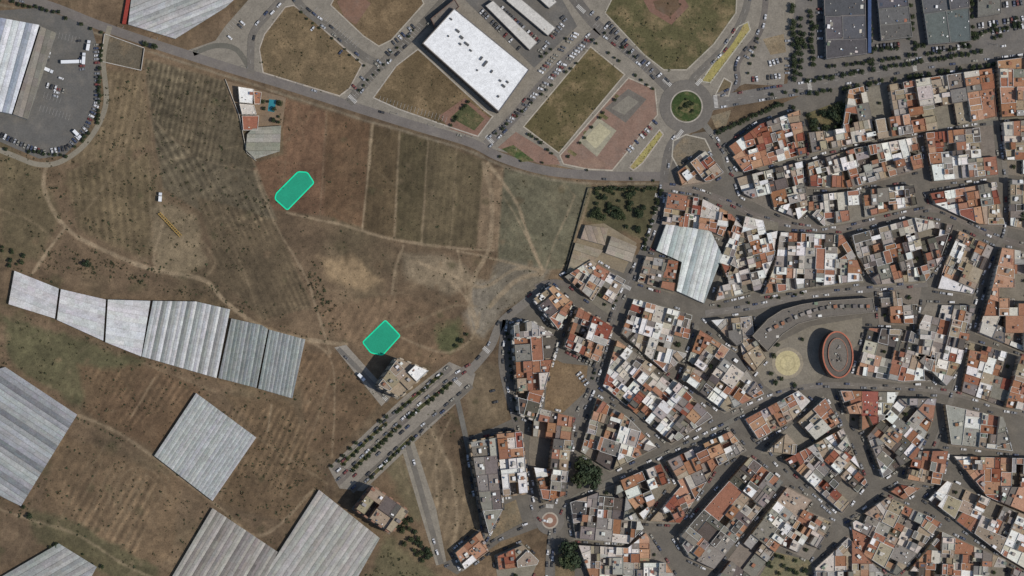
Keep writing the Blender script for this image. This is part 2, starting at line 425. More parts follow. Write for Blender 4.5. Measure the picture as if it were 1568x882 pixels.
def kerb(ps,w=1.0,col=(164,156,142),h=.17):
    p=ccw(WP(ps)); q=inset(p,w); mb=MB(); n=len(p); cl=lin(jit(col,5)); NK[0]+=1; z=h+.004*(NK[0]%5)
    for i in range(n):
        j=(i+1)%n
        mb.face([(*p[i],0.03),(*p[j],0.03),(*p[j],z),(*p[i],z)],cl); mb.face([(*p[i],z),(*p[j],z),(*q[j],z),(*q[i],z)],cl); mb.face([(*q[i],z),(*q[j],z),(*q[j],.03),(*q[i],.03)],cl)
    mb.build("kerb",[M_pave],C_G)

sheet([(1112,196),(1240,140),(1400,108),(1700,60),(1700,1000),(840,1000),(846,800),(765,830),(700,880),(680,868),(745,826),(735,790),(715,670),(755,655),(788,640),(772,560),(772,490),(830,430),(868,432),(1000,380),(1015,300),(1022,262),(1030,235),(1060,205)],(101,96,88),0.03,"town_streets")
sheet([(285,78),(330,62),(345,40),(380,0),(385,-60),(1230,-60),(1215,100),(1110,140),(1080,190),(1040,215),(1024,266),(900,264),(760,230),(640,190),(540,158),(390,114)],(130,123,111),0.035,"pavement",M_pave)
sheet([(1205,138),(1212,50),(1225,-60),(1700,-60),(1700,60),(1400,106),(1290,120)],(104,100,95),0.04,"parking_lot")
def dirt(ps,col,z=0.06,name="vacant_lot",k=False): 
    if k: kerb(ps)
    return sheet(ps,col,z,name,M_dirt)
dirt([(404,52),(436,10),(450,7),(478,28),(556,98),(536,136),(520,148),(402,112),(396,75)],(104,90,68),k=True)
dirt([(505,8),(520,-20),(640,-20),(650,6),(600,62),(580,72),(556,56)],(104,88,66),k=True)
sheet([(516,2),(545,-10),(568,5),(545,38),(528,28)],(120,94,78),0.085,"playground",M_pave)
dirt([(570,150),(606,100),(640,74),(662,94),(742,168),(756,178),(732,210),(690,196),(610,168)],(98,84,62),k=True)
sheet([(672,178),(712,150),(752,182),(730,210),(690,198)],(124,96,82),0.08,"paved_walk",M_pave)
sheet([(690,180),(714,158),(742,182),(726,200)],(78,80,54),0.095,"grass",M_dirt)
dirt([(904,70),(958,114),(856,236),(800,194)],(90,82,56),k=True)
sheet([(962,118),(1004,136),(1008,176),(938,262),(900,260),(862,252),(856,238)],(130,106,92),0.075,"plaza",M_pave)
kerb([(962,118),(1004,136),(1008,176),(938,262),(900,260),(862,252),(856,238)])
sheet([(762,226),(790,202),(852,240),(858,252),(830,252)],(130,104,90),0.078,"plaza",M_pave)
for k in range(4):
    sheet([(868+k*24,232-k*28),(880+k*24,240-k*28),(884+k*24,236-k*28),(872+k*24,228-k*28)],(96,92,62),0.09,"grass",M_dirt)
sheet([(768,228),(786,222),(818,246),(800,248)],(66,80,46),0.095,"grass",M_dirt)
sheet([(886,216),(916,180),(944,200),(914,240)],(148,142,122),0.1,"sports_court",M_pave)
sheet([(896,212),(918,188),(936,202),(912,228)],(168,160,132),0.12,"sports_court",M_pave)
sheet([(926,166),(962,136),(990,152),(958,188)],(106,100,92),0.1,"sports_court",M_pave)
sheet([(936,166),(962,146),(978,156),(956,176)],(126,120,108),0.12,"sports_court",M_pave)
sheet([(880,246),(912,242),(930,252),(915,260),(890,258)],(136,112,96),0.1,"paved_walk",M_pave)
dirt([(925,20),(945,-20),(1130,-20),(1128,20),(1094,68),(1052,108),(1016,108),(985,84)],(86,82,56),k=True)
sheet([(985,0),(1040,-15),(1055,10),(1028,38),(995,18)],(120,92,78),0.09,"playground",M_pave)
sheet([(1000,2),(1036,-5),(1042,10),(1026,26),(1004,14)],(98,80,62),0.11,"playground",M_pave)
dirt([(1072,125),(1130,40),(1146,32),(1150,46),(1088,128)],(150,140,86),0.1,"flower_bed",True)
dirt([(962,256),(1010,197),(1017,206),(985,250),(970,262)],(150,140,88),0.1,"flower_bed",True)
dirt([(1094,146),(1108,118),(1122,126),(1116,148)],(108,96,74),0.09,k=True)
sheet([(1136,128),(1150,86),(1180,48),(1208,50),(1200,132)],(130,123,112),0.06,"parking_lot",M_pave)
dirt([(1168,60),(1200,52),(1204,80),(1180,84)],(130,116,94),0.075)
dirt([(1096,196),(1088,178),(1120,168),(1112,192)],(118,108,90),0.06)
dirt([(1030,215),(1050,205),(1080,212),(1090,232),(1068,240),(1040,262),(1028,240)],(112,104,90),0.06,k=True)
dirt([(1232,175),(1298,150),(1305,196),(1245,206)],(98,92,66),0.09,"park")
dirt([(842,546),(862,556),(900,560),(896,600),(862,632),(832,640)],(116,98,76),0.06)
dirt([(880,842),(880,905),(850,905),(850,850)],(104,92,72),0.06)
dirt([(1150,905),(1186,845),(1240,858),(1250,905)],(112,108,84),0.06,"park")
dirt([(1000,715),(1040,745),(1000,795),(990,790)],(116,106,92),0.06)
dirt([(745,785),(790,765),(800,800),(752,826)],(112,102,84),0.06)
sheet([(1150,560),(1180,530),(1240,500),(1320,486),(1322,520),(1250,585),(1200,610),(1170,590)],(126,119,106),0.07,"plaza",M_pave)
disc((1206,556),9.5,0.2,(184,172,132),"plaza_circle",M_pave)
disc((1206,556),12,0.17,(146,136,118),"plaza_ring",M_pave,9.5)
disc((1206,556),6,0.23,(170,158,122),"plaza_ring",M_pave,5.2)
sheet([(862,424),(892,345),(925,342),(975,372),(955,418),(905,400)],(132,120,100),0.06,"yard",M_pave)
sheet([(-60,20),(60,12),(140,40),(154,90),(153,160),(128,210),(98,238),(60,243),(20,226),(-60,190)],(96,94,90),0.05,"parking_lot")
sheet([(503,716),(620,606),(688,554),(728,572),(722,596),(640,672),(556,752),(520,748)],(132,125,114),0.05,"pavement",M_pave)
sheet([(512,532),(530,528),(600,606),(584,622)],(140,133,122),0.055,"pavement",M_pave)
sheet([(614,684),(634,676),(668,780),(684,862),(668,866),(645,790)],(134,127,114),0.055,"pavement",M_pave)
road([(-60,-20),(60,4),(150,38),(220,62),(300,88),(370,110),(440,131),(540,163),(640,194),(720,218),(765,240),(830,260),(900,268),(960,270),(1018,270)],14,(110,105,98),mark=False,cars=0.03)
road([(860,-30),(905,30),(940,60),(985,96),(1024,134)],17,cars=0.35)
road([(1082,160),(1130,151),(1190,141),(1240,133),(1290,121),(1400,99),(1500,84),(1620,68)],21,(112,108,102),cars=0.5)
road([(1046,200),(1026,226),(1018,262),(1015,290),(1006,330),(990,375),(964,430),(944,470),(926,528),(906,596),(884,640),(870,700),(856,740),(844,780)],13,cars=0.5)
road([(1068,130),(1062,120),(1112,70),(1140,20),(1150,-30)],11,cars=0.3)
road([(1092,150),(1128,130),(1130,95),(1165,45),(1175,-30)],9,mark=False,cars=0.5)
road([(1015,284),(1060,290),(1120,312),(1160,332),(1222,346),(1280,351),(1330,340),(1400,324),(1440,322),(1500,352),(1560,374),(1620,380)],10,(112,107,99),cars=0.35)
road([(1078,190),(1104,225),(1124,268),(1180,257),(1240,242),(1330,221),(1400,205),(1460,198),(1530,186)],9,(112,107,99),mark=False,cars=0.3)
road([(1526,80),(1530,190),(1540,270),(1540,350),(1520,390),(1490,470),(1460,600),(1400,740),(1290,800)],8,(110,105,97),mark=False,cars=0.3)
road([(534,158),(566,118),(602,82),(640,46),(690,-10)],14,cars=0.4)
road([(440,-30),(460,8),(510,48),(560,88),(592,100)],12,cars=0.25)
road([(384,112),(384,80),(388,50),(412,20),(440,-10)],11,cars=0.2)
road([(296,82),(330,70),(362,76),(384,108)],8,mark=False)
road([(745,222),(790,176),(830,130),(880,80),(915,48)],15,cars=0.7)
road([(516,740),(600,660),(690,582),(722,560)],11,mark=True,cars=0.5)
road([(512,722),(598,640),(690,562)],10,mark=True,cars=0.5,z=0.075)
road([(538,752),(628,670),(722,590)],9,mark=False,cars=0.5,z=0.08)
road([(716,572),(750,532),(768,494),(806,462),(830,440)],13,(116,110,102),mark=False,cars=0.2)
road([(699,606),(712,664),(728,740),(744,830)],8,mark=False,cars=0.1)
road([(518,534),(555,572),(594,614)],7,mark=False,cars=0.2)
road([(624,680),(648,764),(676,864)],8,mark=False,cars=0.2)
road([(680,866),(740,838),(800,806),(842,798)],8,mark=False,cars=0.2)
road([(846,810),(842,850),(840,905)],12,cars=0.4)
road([(858,790),(880,762),(946,732),(1030,690),(1110,650),(1140,632)],8,(112,107,99),mark=False,cars=0.4)
road([(1080,480),(1150,470),(1240,452),(1340,442),(1420,434)],10,(112,107,99),cars=0.4)
road([(1064,500),(1120,600),(1140,640),(1195,716),(1290,800),(1370,890)],9,(110,105,97),mark=False,cars=0.4)
road([(1120,632),(1200,600),(1260,590),(1330,592),(1450,600),(1590,640)],9,(112,107,99),cars=0.4)
road([(168,40),(158,90),(162,160),(136,214),(96,246),(60,252),(20,238),(-60,205)],8,(130,122,108),mark=False)
road([(936,464),(900,445),(850,432),(820,440)],9,mark=False)
road([(774,490),(768,560),(790,650),(806,720),(820,790),(835,800)],9,mark=False,cars=0.6)
for p,a,w in [((1022,126),0.75,8),((1096,156),1.45,10),((1040,206),2.2,8),((1070,126),2.3,6),((540,152),0.75,8),((750,214),0.8,8),((890,14),0.75,8),((700,585),0.7,8),((1010,300),0.2,7),((960,440),0.4,7),((1240,135),1.4,10),((1400,100),1.4,10),((745,536),0.7,6),((590,610),0.8,4),((842,775),0.1,6)]:
    crosswalk(p,-a,w)
disc((1051,163),20.5,0.245,(106,101,94),"roundabout_road",M_asph)
disc((1051,163),12.6,0.33,(160,152,140),"roundabout_kerb",M_pave,11.6)
disc((1051,163),11.6,0.36,(58,72,40),"roundabout_grass",M_dirt)
disc((1051,163),5.2,0.42,(88,88,58),"roundabout_planting",M_dirt,3.4)
disc((842,797),11,0.25,(108,103,96),"roundabout_road",M_asph)
disc((842,797),6.4,0.33,(166,156,142),"roundabout_kerb",M_pave,5.2)
disc((842,797),5.2,0.36,(134,104,88),"roundabout_paving",M_pave)
disc((842,797),2.2,0.45,(186,178,166),"roundabout_centre",M_pave)
for a,b in [((536,722),(612,650)),((624,640),(690,586)),((522,712),(592,646)),((606,632),(676,572)),((560,738),(632,668))]:
    c=[W(a),W(b)]; c=[(c[0][0]+(c[1][0]-c[0][0])*k/8,c[0][1]+(c[1][1]-c[0][1])*k/8) for k in range(9)]
    ribbon(c,3.6,0.31,(150,142,130),"kerb",M_pave,0,0.0)
    ribbon(c,2.8,0.34,(74,76,50),"median_strip",M_dirt,0,0.0)
def bays(p0,p1,ln,z=0.07,step=2.6,c=(150,148,142)):
    a=W(p0);b=W(p1);L=math.hypot(b[0]-a[0],b[1]-a[1]);dx=(b[0]-a[0])/L;dy=(b[1]-a[1])/L;wl=lin(c)
    for k in range(int(L/step)):
        x=a[0]+dx*k*step;y=a[1]+dy*k*step
        MK.face([(x,y,z),(x+dx*.14,y+dy*.14,z),(x+dx*.14-dy*ln,y+dy*.14+dx*ln,z),(x-dy*ln,y+dx*ln,z)],wl)
bays((84,58),(128,68),5);bays((66,150),(96,160),5);bays((60,170),(110,186),5)
for a,b in [((480,18),(552,80)),((546,150),(600,92)),((612,84),(652,36)),((760,210),(880,92)),((908,40),(1000,122)),((960,240),(1010,184)),((580,156),(690,190)),((350,52),(372,28))]: bays(a,b,4.6,.262,2.8,(176,172,164))

# ---------------- green marked plots
def rounded(ps,r=2.0):
    p=ccw(WP(ps));o=[];n=len(p)
    for i in range(n):
        a=p[i-1];b=p[i];c=p[(i+1)%n]
        la=math.hypot(a[0]-b[0],a[1]-b[1]);lc=math.hypot(c[0]-b[0],c[1]-b[1]);rr=min(r,la*.4,lc*.4)
        s=(b[0]+(a[0]-b[0])*rr/la,b[1]+(a[1]-b[1])*rr/la);e=(b[0]+(c[0]-b[0])*rr/lc,b[1]+(c[1]-b[1])*rr/lc)
        for k in range(6):
            t=k/5;o.append(tuple((1-t)**2*s[j]+2*t*(1-t)*b[j]+t*t*e[j] for j in(0,1)))
    return clean(o,0.02)
M_green=attr_mat("plot_overlay",0.9,0.1,0.8,0.05,0.07)  # teal map overlay added over the plots, not a real ground surface
for ps in ([(456,262),(471,263),(482,280),(440,323),(420,305),(422,296)],[(590,489),(614,514),(586,545),(567,541),(554,524)]):
    mb=MB(); p=rounded(ps); q=inset(p,0.9); n=len(p)
    c1=lin((26,218,162));c2=lin((38,146,114))
    for i in range(n):
        j=(i+1)%n
        mb.face([(*p[i],0),(*p[j],0),(*p[j],0.3),(*p[i],0.3)],c1); mb.face([(*p[i],.3),(*p[j],.3),(*q[j],.3),(*q[i],.3)],c1)
    mb.face([(*x,0.3) for x in q],c2)
    mb.build("green_marked_plot",[M_green],C_G)

# ---------------- greenhouses
def greenhouse(ps,dirpx,span,cols,hr=0.9,hb=3.2,name="greenhouse",cell=None,gut=.8):
    p=ccw(WP(ps)); d=(dirpx[0],-dirpx[1]); l=math.hypot(*d); dx,dy=d[0]/l,d[1]/l; nx,ny=-dy,dx
    v=[q[0]*nx+q[1]*ny for q in p]; mb=MB(); k=0; t=min(v)
    n=max(1,round((max(v)-min(v))/span)); span=(max(v)-min(v))/n
    while k<n:
        t0=t+k*span; tm=t0+span/2; t1=t0+span
        base=jit(cols[k%len(cols)],5)
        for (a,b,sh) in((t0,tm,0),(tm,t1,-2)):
            s=clip(clip(p,a*nx,a*ny,nx,ny),b*nx,b*ny,-nx,-ny)
            if len(s)<3: continue
            u=[q[0]*dx+q[1]*dy for q in s]; L=max(u)-min(u); m=max(1,int(L/(cell or 6)))
            for i in range(m):
                u0=min(u)+L*i/m;u1=min(u)+L*(i+1)/m
                s2=clip(clip(s,u0*dx,u0*dy,dx,dy),u1*dx,u1*dy,-dx,-dy)
                if len(s2)<3: continue
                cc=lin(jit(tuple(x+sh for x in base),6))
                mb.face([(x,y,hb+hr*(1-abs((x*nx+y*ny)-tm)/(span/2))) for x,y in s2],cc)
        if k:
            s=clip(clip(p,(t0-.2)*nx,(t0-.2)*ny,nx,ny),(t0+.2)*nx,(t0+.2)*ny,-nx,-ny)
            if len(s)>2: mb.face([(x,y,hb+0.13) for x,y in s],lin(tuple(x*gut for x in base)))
        k+=1
    for i in range(len(p)):
        a=p[i];b=p[(i+1)%len(p)]; mb.face([(*a,0),(*b,0),(*b,hb),(*a,hb)],lin((150,150,146)))
    mb.build(name,[M_gh],C_B)
greenhouse([(22,415),(90,442),(84,488),(13,466)],(68,27),6,[(188,187,186),(182,181,180)],0.2,gut=.93)
greenhouse([(93,443),(162,459),(158,522),(87,490)],(70,20),6,[(184,183,183),(190,189,188)],0.2,gut=.93)
greenhouse([(165,459),(230,461),(216,546),(161,524)],(60,10),6,[(196,195,194),(190,189,188)],0.2,gut=.93)
greenhouse([(234,461),(300,462),(352,474),(331,579),(217,546)],(-21,100),3.8,[(176,176,174),(178,178,176),(134,136,132),(186,186,184),(140,142,138)],0.4)
greenhouse([(354,488),(400,498),(410,504),(392,594),(334,579)],(-18,100),3,[(128,133,130),(138,142,138),(118,123,120)],0.3,cell=3)
greenhouse([(412,505),(467,520),(447,610),(395,595)],(-18,100),3,[(134,139,136),(126,131,128),(144,148,144)],0.3,cell=3)
greenhouse([(8,562),(118,635),(32,775),(-50,735),(-50,580)],(110,73),4,[(142,143,143),(152,153,152),(158,159,158),(142,143,142),(112,115,116)],0.35)
greenhouse([(300,602),(392,670),(325,767),(236,698)],(-64,96),3,[(158,160,157),(150,152,149),(164,166,163)],0.2,cell=3,gut=.88)
greenhouse([(325,778),(425,845),(395,905),(250,905)],(-60,100),4.5,[(146,141,133),(136,131,123),(154,149,141),(120,116,109)],0.35)
greenhouse([(488,750),(581,824),(535,905),(388,905)],(-90,130),5,[(154,151,144),(148,145,138),(162,159,152)],0.3)
greenhouse([(-10,890),(90,832),(148,868),(128,905),(-10,905)],(100,-58),6,[(148,147,143),(140,140,136)],0.35)
greenhouse([(203,-20),(380,-20),(345,12),(268,60),(196,38)],(150,-60),5,[(164,163,160),(154,154,151),(170,169,166)],0.3)
greenhouse([(1018,344),(1086,354),(1104,392),(1076,465),(1034,446),(1042,402),(1003,384)],(-20,75),4.5,[(190,194,188),(204,206,200),(160,168,163),(184,188,182)],0.3,hb=6,name="industrial_shed")
greenhouse([(895,345),(930,350),(925,376),(888,366)],(1,3),6,[(146,132,112),(138,124,104)],0.4,hb=4,name="industrial_shed")
greenhouse([(935,362),(974,378),(966,402),(926,388)],(3,1),6,[(152,144,126),(144,134,116)],0.4,hb=4,name="industrial_shed")
greenhouse([(880,372),(922,384),(908,402),(866,420)],(3,1),7,[(142,130,108)],0.4,hb=4,name="industrial_shed")
greenhouse([(-60,18),(60,40),(18,176),(-60,160)],(-35,130),5,[(206,207,207),(198,199,200),(144,150,160),(208,209,209)],0.3,hb=8,name="warehouse")
greenhouse([(62,42),(86,52),(42,184),(20,176)],(-35,130),8,[(132,125,114),(122,116,106)],0.4,hb=7,name="warehouse")
def slabroof(ps,h,roof,wall,name,n=10,par=0.8,ring=0.5,cap=None,sh=(0,0)):
    mb=MB(); p=ccw(WP(ps,*sh)); prism(mb,p,0,h,lin(wall),lin(roof),par,ring,lin(cap) if cap else None)
    d=longdir(p); clutter(mb,p,h,n,math.atan2(d[1],d[0])); windows(mb,p,0,h)
    BLK.append(p); return mb,p
def fin(x,name): x[0].build(name,[M_bld,M_glass],C_B)
m=slabroof([(697,14),(812,108),(765,173),(648,68)],11,(222,222,220),(84,76,70),"",0,0.6,0.7,(112,106,100),(-2,-.5))
for (px,py,sx,sy) in [(700,50,3.5,1.6),(706,60,3,2),(714,70,4,1.6),(704,70,2,1.4),(742,100,1.8,5),(736,92,1.6,3),(765,126,1.8,1.4),(770,134,3,1.6),(776,128,2,1.4),(690,32,2,1.2),(752,112,1.4,2.4),(720,80,2,1.2),(762,150,1.5,1.5),(686,58,1.2,1.2),(730,110,1.2,1.2)]:
    x,y=W((px,py),-1,0); box(m[0],x,y,11,12.1,sx,sy,-0.68,lin((80,80,80)),0,lin((88,88,88)))
fin(m,"sports_hall")
fin(slabroof([(660,30),(697,0),(704,12),(668,46)],6,(116,108,100),(110,90,80),"",2,sh=(-1,0)),"office_building")
sheet([(712,0),(850,-20),(884,40),(818,104)],(100,97,92),0.07,"parking_lot")
for ps in ([(742,10),(754,2),(822,66),(810,78)],[(774,2),(788,-8),(850,44),(838,56)],[(812,-12),(826,-20),(852,4),(840,14)]):
    fin(slabroof(ps,4.5,(190,186,178),(130,126,120),"",1,0.3,0.3),"canopy_building")
for ps,c in [([(1258,-30),(1322,-30),(1324,84),(1262,92)],(84,84,84)),([(1338,-30),(1384,-30),(1394,58),(1346,64)],(94,93,92)),([(1404,-30),(1478,-30),(1484,64),(1418,70)],(88,89,89)),([(1494,-40),(1530,-40),(1530,22),(1494,28)],(120,116,110))]:
    pw=ccw(WP(ps)); BLK.append(pw)
    for q in split(pw,480,1.6,0.1):
        mb=MB(); cc=jit(c,10); hh=random.choice([6,7,8]); prism(mb,inset(ccw(q),.05),0,hh,lin((120,118,114)),lin(cc),0.5,0.4,lin(jit((116,113,108),8)))
        clutter(mb,q,hh,9,1.5); windows(mb,inset(ccw(q),.05),0,6); mb.build("industrial_building",[M_bld,M_glass],C_B)
m=MB(); x,y=W((1329,40)); box(m,x,y,0,6,2.5,42,0,lin((70,84,110)),0,lin((68,84,116))); m.build("industrial_canopy",[M_bld],C_B)
m=MB()
for ps,h,c in [([(364,134),(388,138),(386,160),(366,158)],6.5,WHITE),([(366,160),(388,162),(392,176),(370,176)],6,OFFW),([(370,178),(396,178),(394,200),(372,200)],3.4,(146,96,76)),([(388,140),(400,142),(398,160),(389,160)],3.5,TC)]:
    p=ccw(WP(ps)); prism(m,p,0,h,lin((215,208,196)),lin(c),0.6); windows(m,p,0,h); clutter(m,p,h,3,0)
m.build("farm_house",[M_bld,M_glass],C_B)
sheet([(348,124),(438,150),(432,195),(372,196),(352,150)],(124,106,86),0.05,"yard",M_pave)
sheet([(412,152),(423,153),(420,172),(410,170)],(60,140,150),0.1,"swimming_pool",M_water)
greenhouse([(388,196),(430,193),(428,232),(390,244),(376,230),(378,206)],(1,0),7,[(142,138,126),(136,132,118)],0.3,name="farm_shed")
# crescent
m=slabroof([(1152,514),(1176,488),(1198,474),(1226,466),(1258,461),(1300,458),(1336,456),(1340,478),(1300,482),(1262,486),(1222,496),(1198,512),(1176,538)],10,(108,102,94),(116,106,95),"",26,0.7,0.4,(136,128,116),(-2,-.5))
for k in range(16):
    t=k/15; x,y=W((1178+t*150,500-36*math.sin(min(1,t*1.35)*math.pi/2)+6),-2,0); box(m[0],x,y,10,12.2,random.uniform(2,4),random.uniform(2,3),0.5*(1-t),lin(jit((140,130,118),12)),0,lin(jit(random.choice([GR,LG,TC,DK]),8)))
fin(m,"crescent_apartment_building")
m=MB(); cx,cy=W((1282,543),-2.5,-.5); n=48
def ell(rx,ry): return [(cx+rx*math.cos(i*math.tau/n)*math.cos(.08)-ry*math.sin(i*math.tau/n)*math.sin(.08),cy+rx*math.cos(i*math.tau/n)*math.sin(.08)+ry*math.sin(i*math.tau/n)*math.cos(.08)) for i in range(n)]
HO=13.5
prism(m,ell(11.8,18),0,HO,lin((120,94,80)),lin((96,89,82)),0.8,1.0,lin((170,104,82)))
prism(m,ell(7.6,12.8),HO,HO+.8,lin((150,104,86)),lin((112,105,96)),0.4,0.5,lin((156,112,92)))
for f in range(1,4):
    P=ell(12.0,18.2)
    for i in range(n):
        a=P[i];b=P[(i+1)%n]
        m.face([(*a,f*3.3),(*b,f*3.3),(*b,f*3.3+1.4),(*a,f*3.3+1.4)],(0.03,0.03,0.03,1),1)
for _ in range(14):
    a=random.random()*6.28;r=random.random()*.7; box(m,cx+7*r*math.cos(a),cy+12*r*math.sin(a),HO+.8,HO+1.7,random.uniform(.8,2),random.uniform(.8,1.6),0,lin(jit(random.choice([LG,GR,DK]),8)))
m.build("oval_building",[M_bld,M_glass],C_B); BLK.append(ell(13,19))
def wall(ps,h,w,col,name="boundary_wall",closed=False):
    c=WP(ps)+([W(ps[0])] if closed else []); mb=MB()
    for a,b in zip(c[:-1],c[1:]):
        L=math.hypot(b[0]-a[0],b[1]-a[1]); box(mb,(a[0]+b[0])/2,(a[1]+b[1])/2,0,h,L+w*0.5,w,math.atan2(b[1]-a[1],b[0]-a[0]),lin(col))
    mb.build(name,[M_bld],C_B)
wall([(160,52),(221,74),(216,108),(154,94)],1.8,0.5,(176,170,160),closed=True)
sheet([(160,52),(221,74),(216,108),(154,94)],(98,90,76),0.05,"yard",M_dirt)
wall([(345,122),(366,176),(378,235),(392,246)],1.6,0.4,(180,172,158))
wall([(862,426),(900,288),(1006,286)],2.0,0.4,(100,94,80))
wall([(198,-10),(190,36)],3,3,(140,60,50),"red_shed")
m=MB(); a=W((243,326));b=W((277,362)); L=math.hypot(b[0]-a[0],b[1]-a[1]); an=math.atan2(b[1]-a[1],b[0]-a[0]); yc=lin((178,142,62))
for o in(-.9,.9):
    for z in(.4,2.0): 
        box(m,(a[0]+b[0])/2-math.sin(an)*o,(a[1]+b[1])/2+math.cos(an)*o,z,z+.3,L,.3,an,yc)
for k in range(int(L/1.8)):
    t=(k+.5)*1.8; box(m,a[0]+math.cos(an)*t,a[1]+math.sin(an)*t,2.05,2.3,.25,2.3,an+(0.6 if k%2 else -.6),yc)
m.build("crane_boom",[M_paint],C_F)

# ---------------- ground sheet with soil types
xs=np.concatenate([[-6000,-3000,-1500,-900,-600],np.arange(-440,250,.8),np.arange(250,441,3.0),[600,900,1500,3000,6000]])
ys=np.concatenate([[-6000,-3000,-1500,-800,-420],np.arange(-270,271,.8),[420,800,1500,3000,6000]])
X,Y=np.meshgrid(xs,ys); H,Wd=X.shape
lat=rng.random((256,256))
def vn(x,y,sc,o=0):
    x=x/sc+o*17.3;y=y/sc+o*9.1; xi=np.floor(x).astype(int);yi=np.floor(y).astype(int);fx=x-xi;fy=y-yi
    fx=fx*fx*(3-2*fx);fy=fy*fy*(3-2*fy)
    g=lambda a,b: lat[a%256,b%256]
    return (g(xi,yi)*(1-fx)+g(xi+1,yi)*fx)*(1-fy)+(g(xi,yi+1)*(1-fx)+g(xi+1,yi+1)*fx)*fy
def fbm(x,y,sc,o=0,n=4):
    r=0;a=.5;t=0
    for i in range(n): r=r+a*vn(x,y,sc/2**i,o+i);t+=a;a*=.55
    return r/t
N1=fbm(X,Y,60,1,5);N2=fbm(X,Y,14,5);N3=fbm(X,Y,5,9,3)
WX=(fbm(X,Y,22,40,3)-.5)*7; WY=(fbm(X,Y,22,50,3)-.5)*7
col=np.zeros((H,Wd,3)); base=np.array([102,86,68.]); col[:]=base
K=(0.78+0.44*N1)*(0.84+0.32*N2)
col*=K[...,None]
g=np.clip((fbm(X,Y,40,20)-0.5)*3,0,1)[...,None]; col=col*(1-g*.4)+np.array([92,86,65.])*K[...,None]*g*.4
def sub(p,m):
    x0=min(q[0] for q in p)-m;x1=max(q[0] for q in p)+m;y0=min(q[1] for q in p)-m;y1=max(q[1] for q in p)+m
    i=np.searchsorted(xs,[x0,x1]);j=np.searchsorted(ys,[y0,y1]); return slice(j[0],j[1]),slice(i[0],i[1])
def segd(x,y,a,b):
    dx=b[0]-a[0];dy=b[1]-a[1];l=dx*dx+dy*dy+1e-9; t=np.clip(((x-a[0])*dx+(y-a[1])*dy)/l,0,1)
    return np.hypot(x-a[0]-t*dx,y-a[1]-t*dy)
def pmask(ps,soft=4,rag=4):
    p=WP(ps); s=sub(p,soft+rag*2+2); x=X[s];y=Y[s]; d=np.full(x.shape,1e9); ins=np.zeros(x.shape,bool); n=len(p)
    for i in range(n):
        a=p[i];b=p[(i+1)%n]; d=np.minimum(d,segd(x,y,a,b))
        c=((a[1]>y)!=(b[1]>y)); 
        if a[1]!=b[1]: ins^=c&(x<(b[0]-a[0])*(y-a[1])/(b[1]-a[1])+a[0])
    sd=np.where(ins,-d,d)+(N2[s]-.5)*2*rag+(N3[s]-.5)*rag
    return s,np.clip(.5-sd/max(soft,.5),0,1)
def paint(ps,c,soft=4,rag=4,al=1.0):
    s,m=pmask(ps,soft,rag); m=(m*al)[...,None]; k=(0.84+0.32*N2[s])[...,None]*(0.86+0.28*N1[s])[...,None]
    col[s]=col[s]*(1-m)+np.array(c,float)*k*m
def stroke(ps,w,c,al=.8,soft=1.2,sm=True,rag=1.0):
    q=smooth(WP(ps)) if sm else WP(ps); s=sub(q,w+8); x=X[s]+WX[s]*.25*min(1,rag/1.5);y=Y[s]+WY[s]*.25*min(1,rag/1.5); d=np.full(x.shape,1e9)
    for a,b in zip(q[:-1],q[1:]): d=np.minimum(d,segd(x,y,a,b))
    d=d+(N3[s]-.5)*rag*1.6; m=(np.clip(.5-(d-w*.5)/soft,0,1)*al*(0.45+1.0*N2[s]).clip(0,1))[...,None]
    col[s]=col[s]*(1-m)+np.array(c,float)*m
def furrow(ps,ang,per,amp=.12,dot=0.5):
    s,m=pmask(ps,2,1); x=X[s]+WX[s]*.15;y=Y[s]+WY[s]*.15; ca,sa=math.cos(ang),math.sin(ang); u=x*ca+y*sa; v=-x*sa+y*ca
    rowid=np.floor(v/per).astype(int); rv=lat[rowid%256,7]-.5
    br=vn(u,rowid*3.7,4,3)-.5
    w=np.cos(2*np.pi*v/per)
    fade=np.clip((N1[s]-.34)*5,0.3,1)
    f=1+m*fade*(amp*w*(1+dot*br*2)+amp*.7*rv+amp*1.2*br)
    col[s]*=f[...,None]
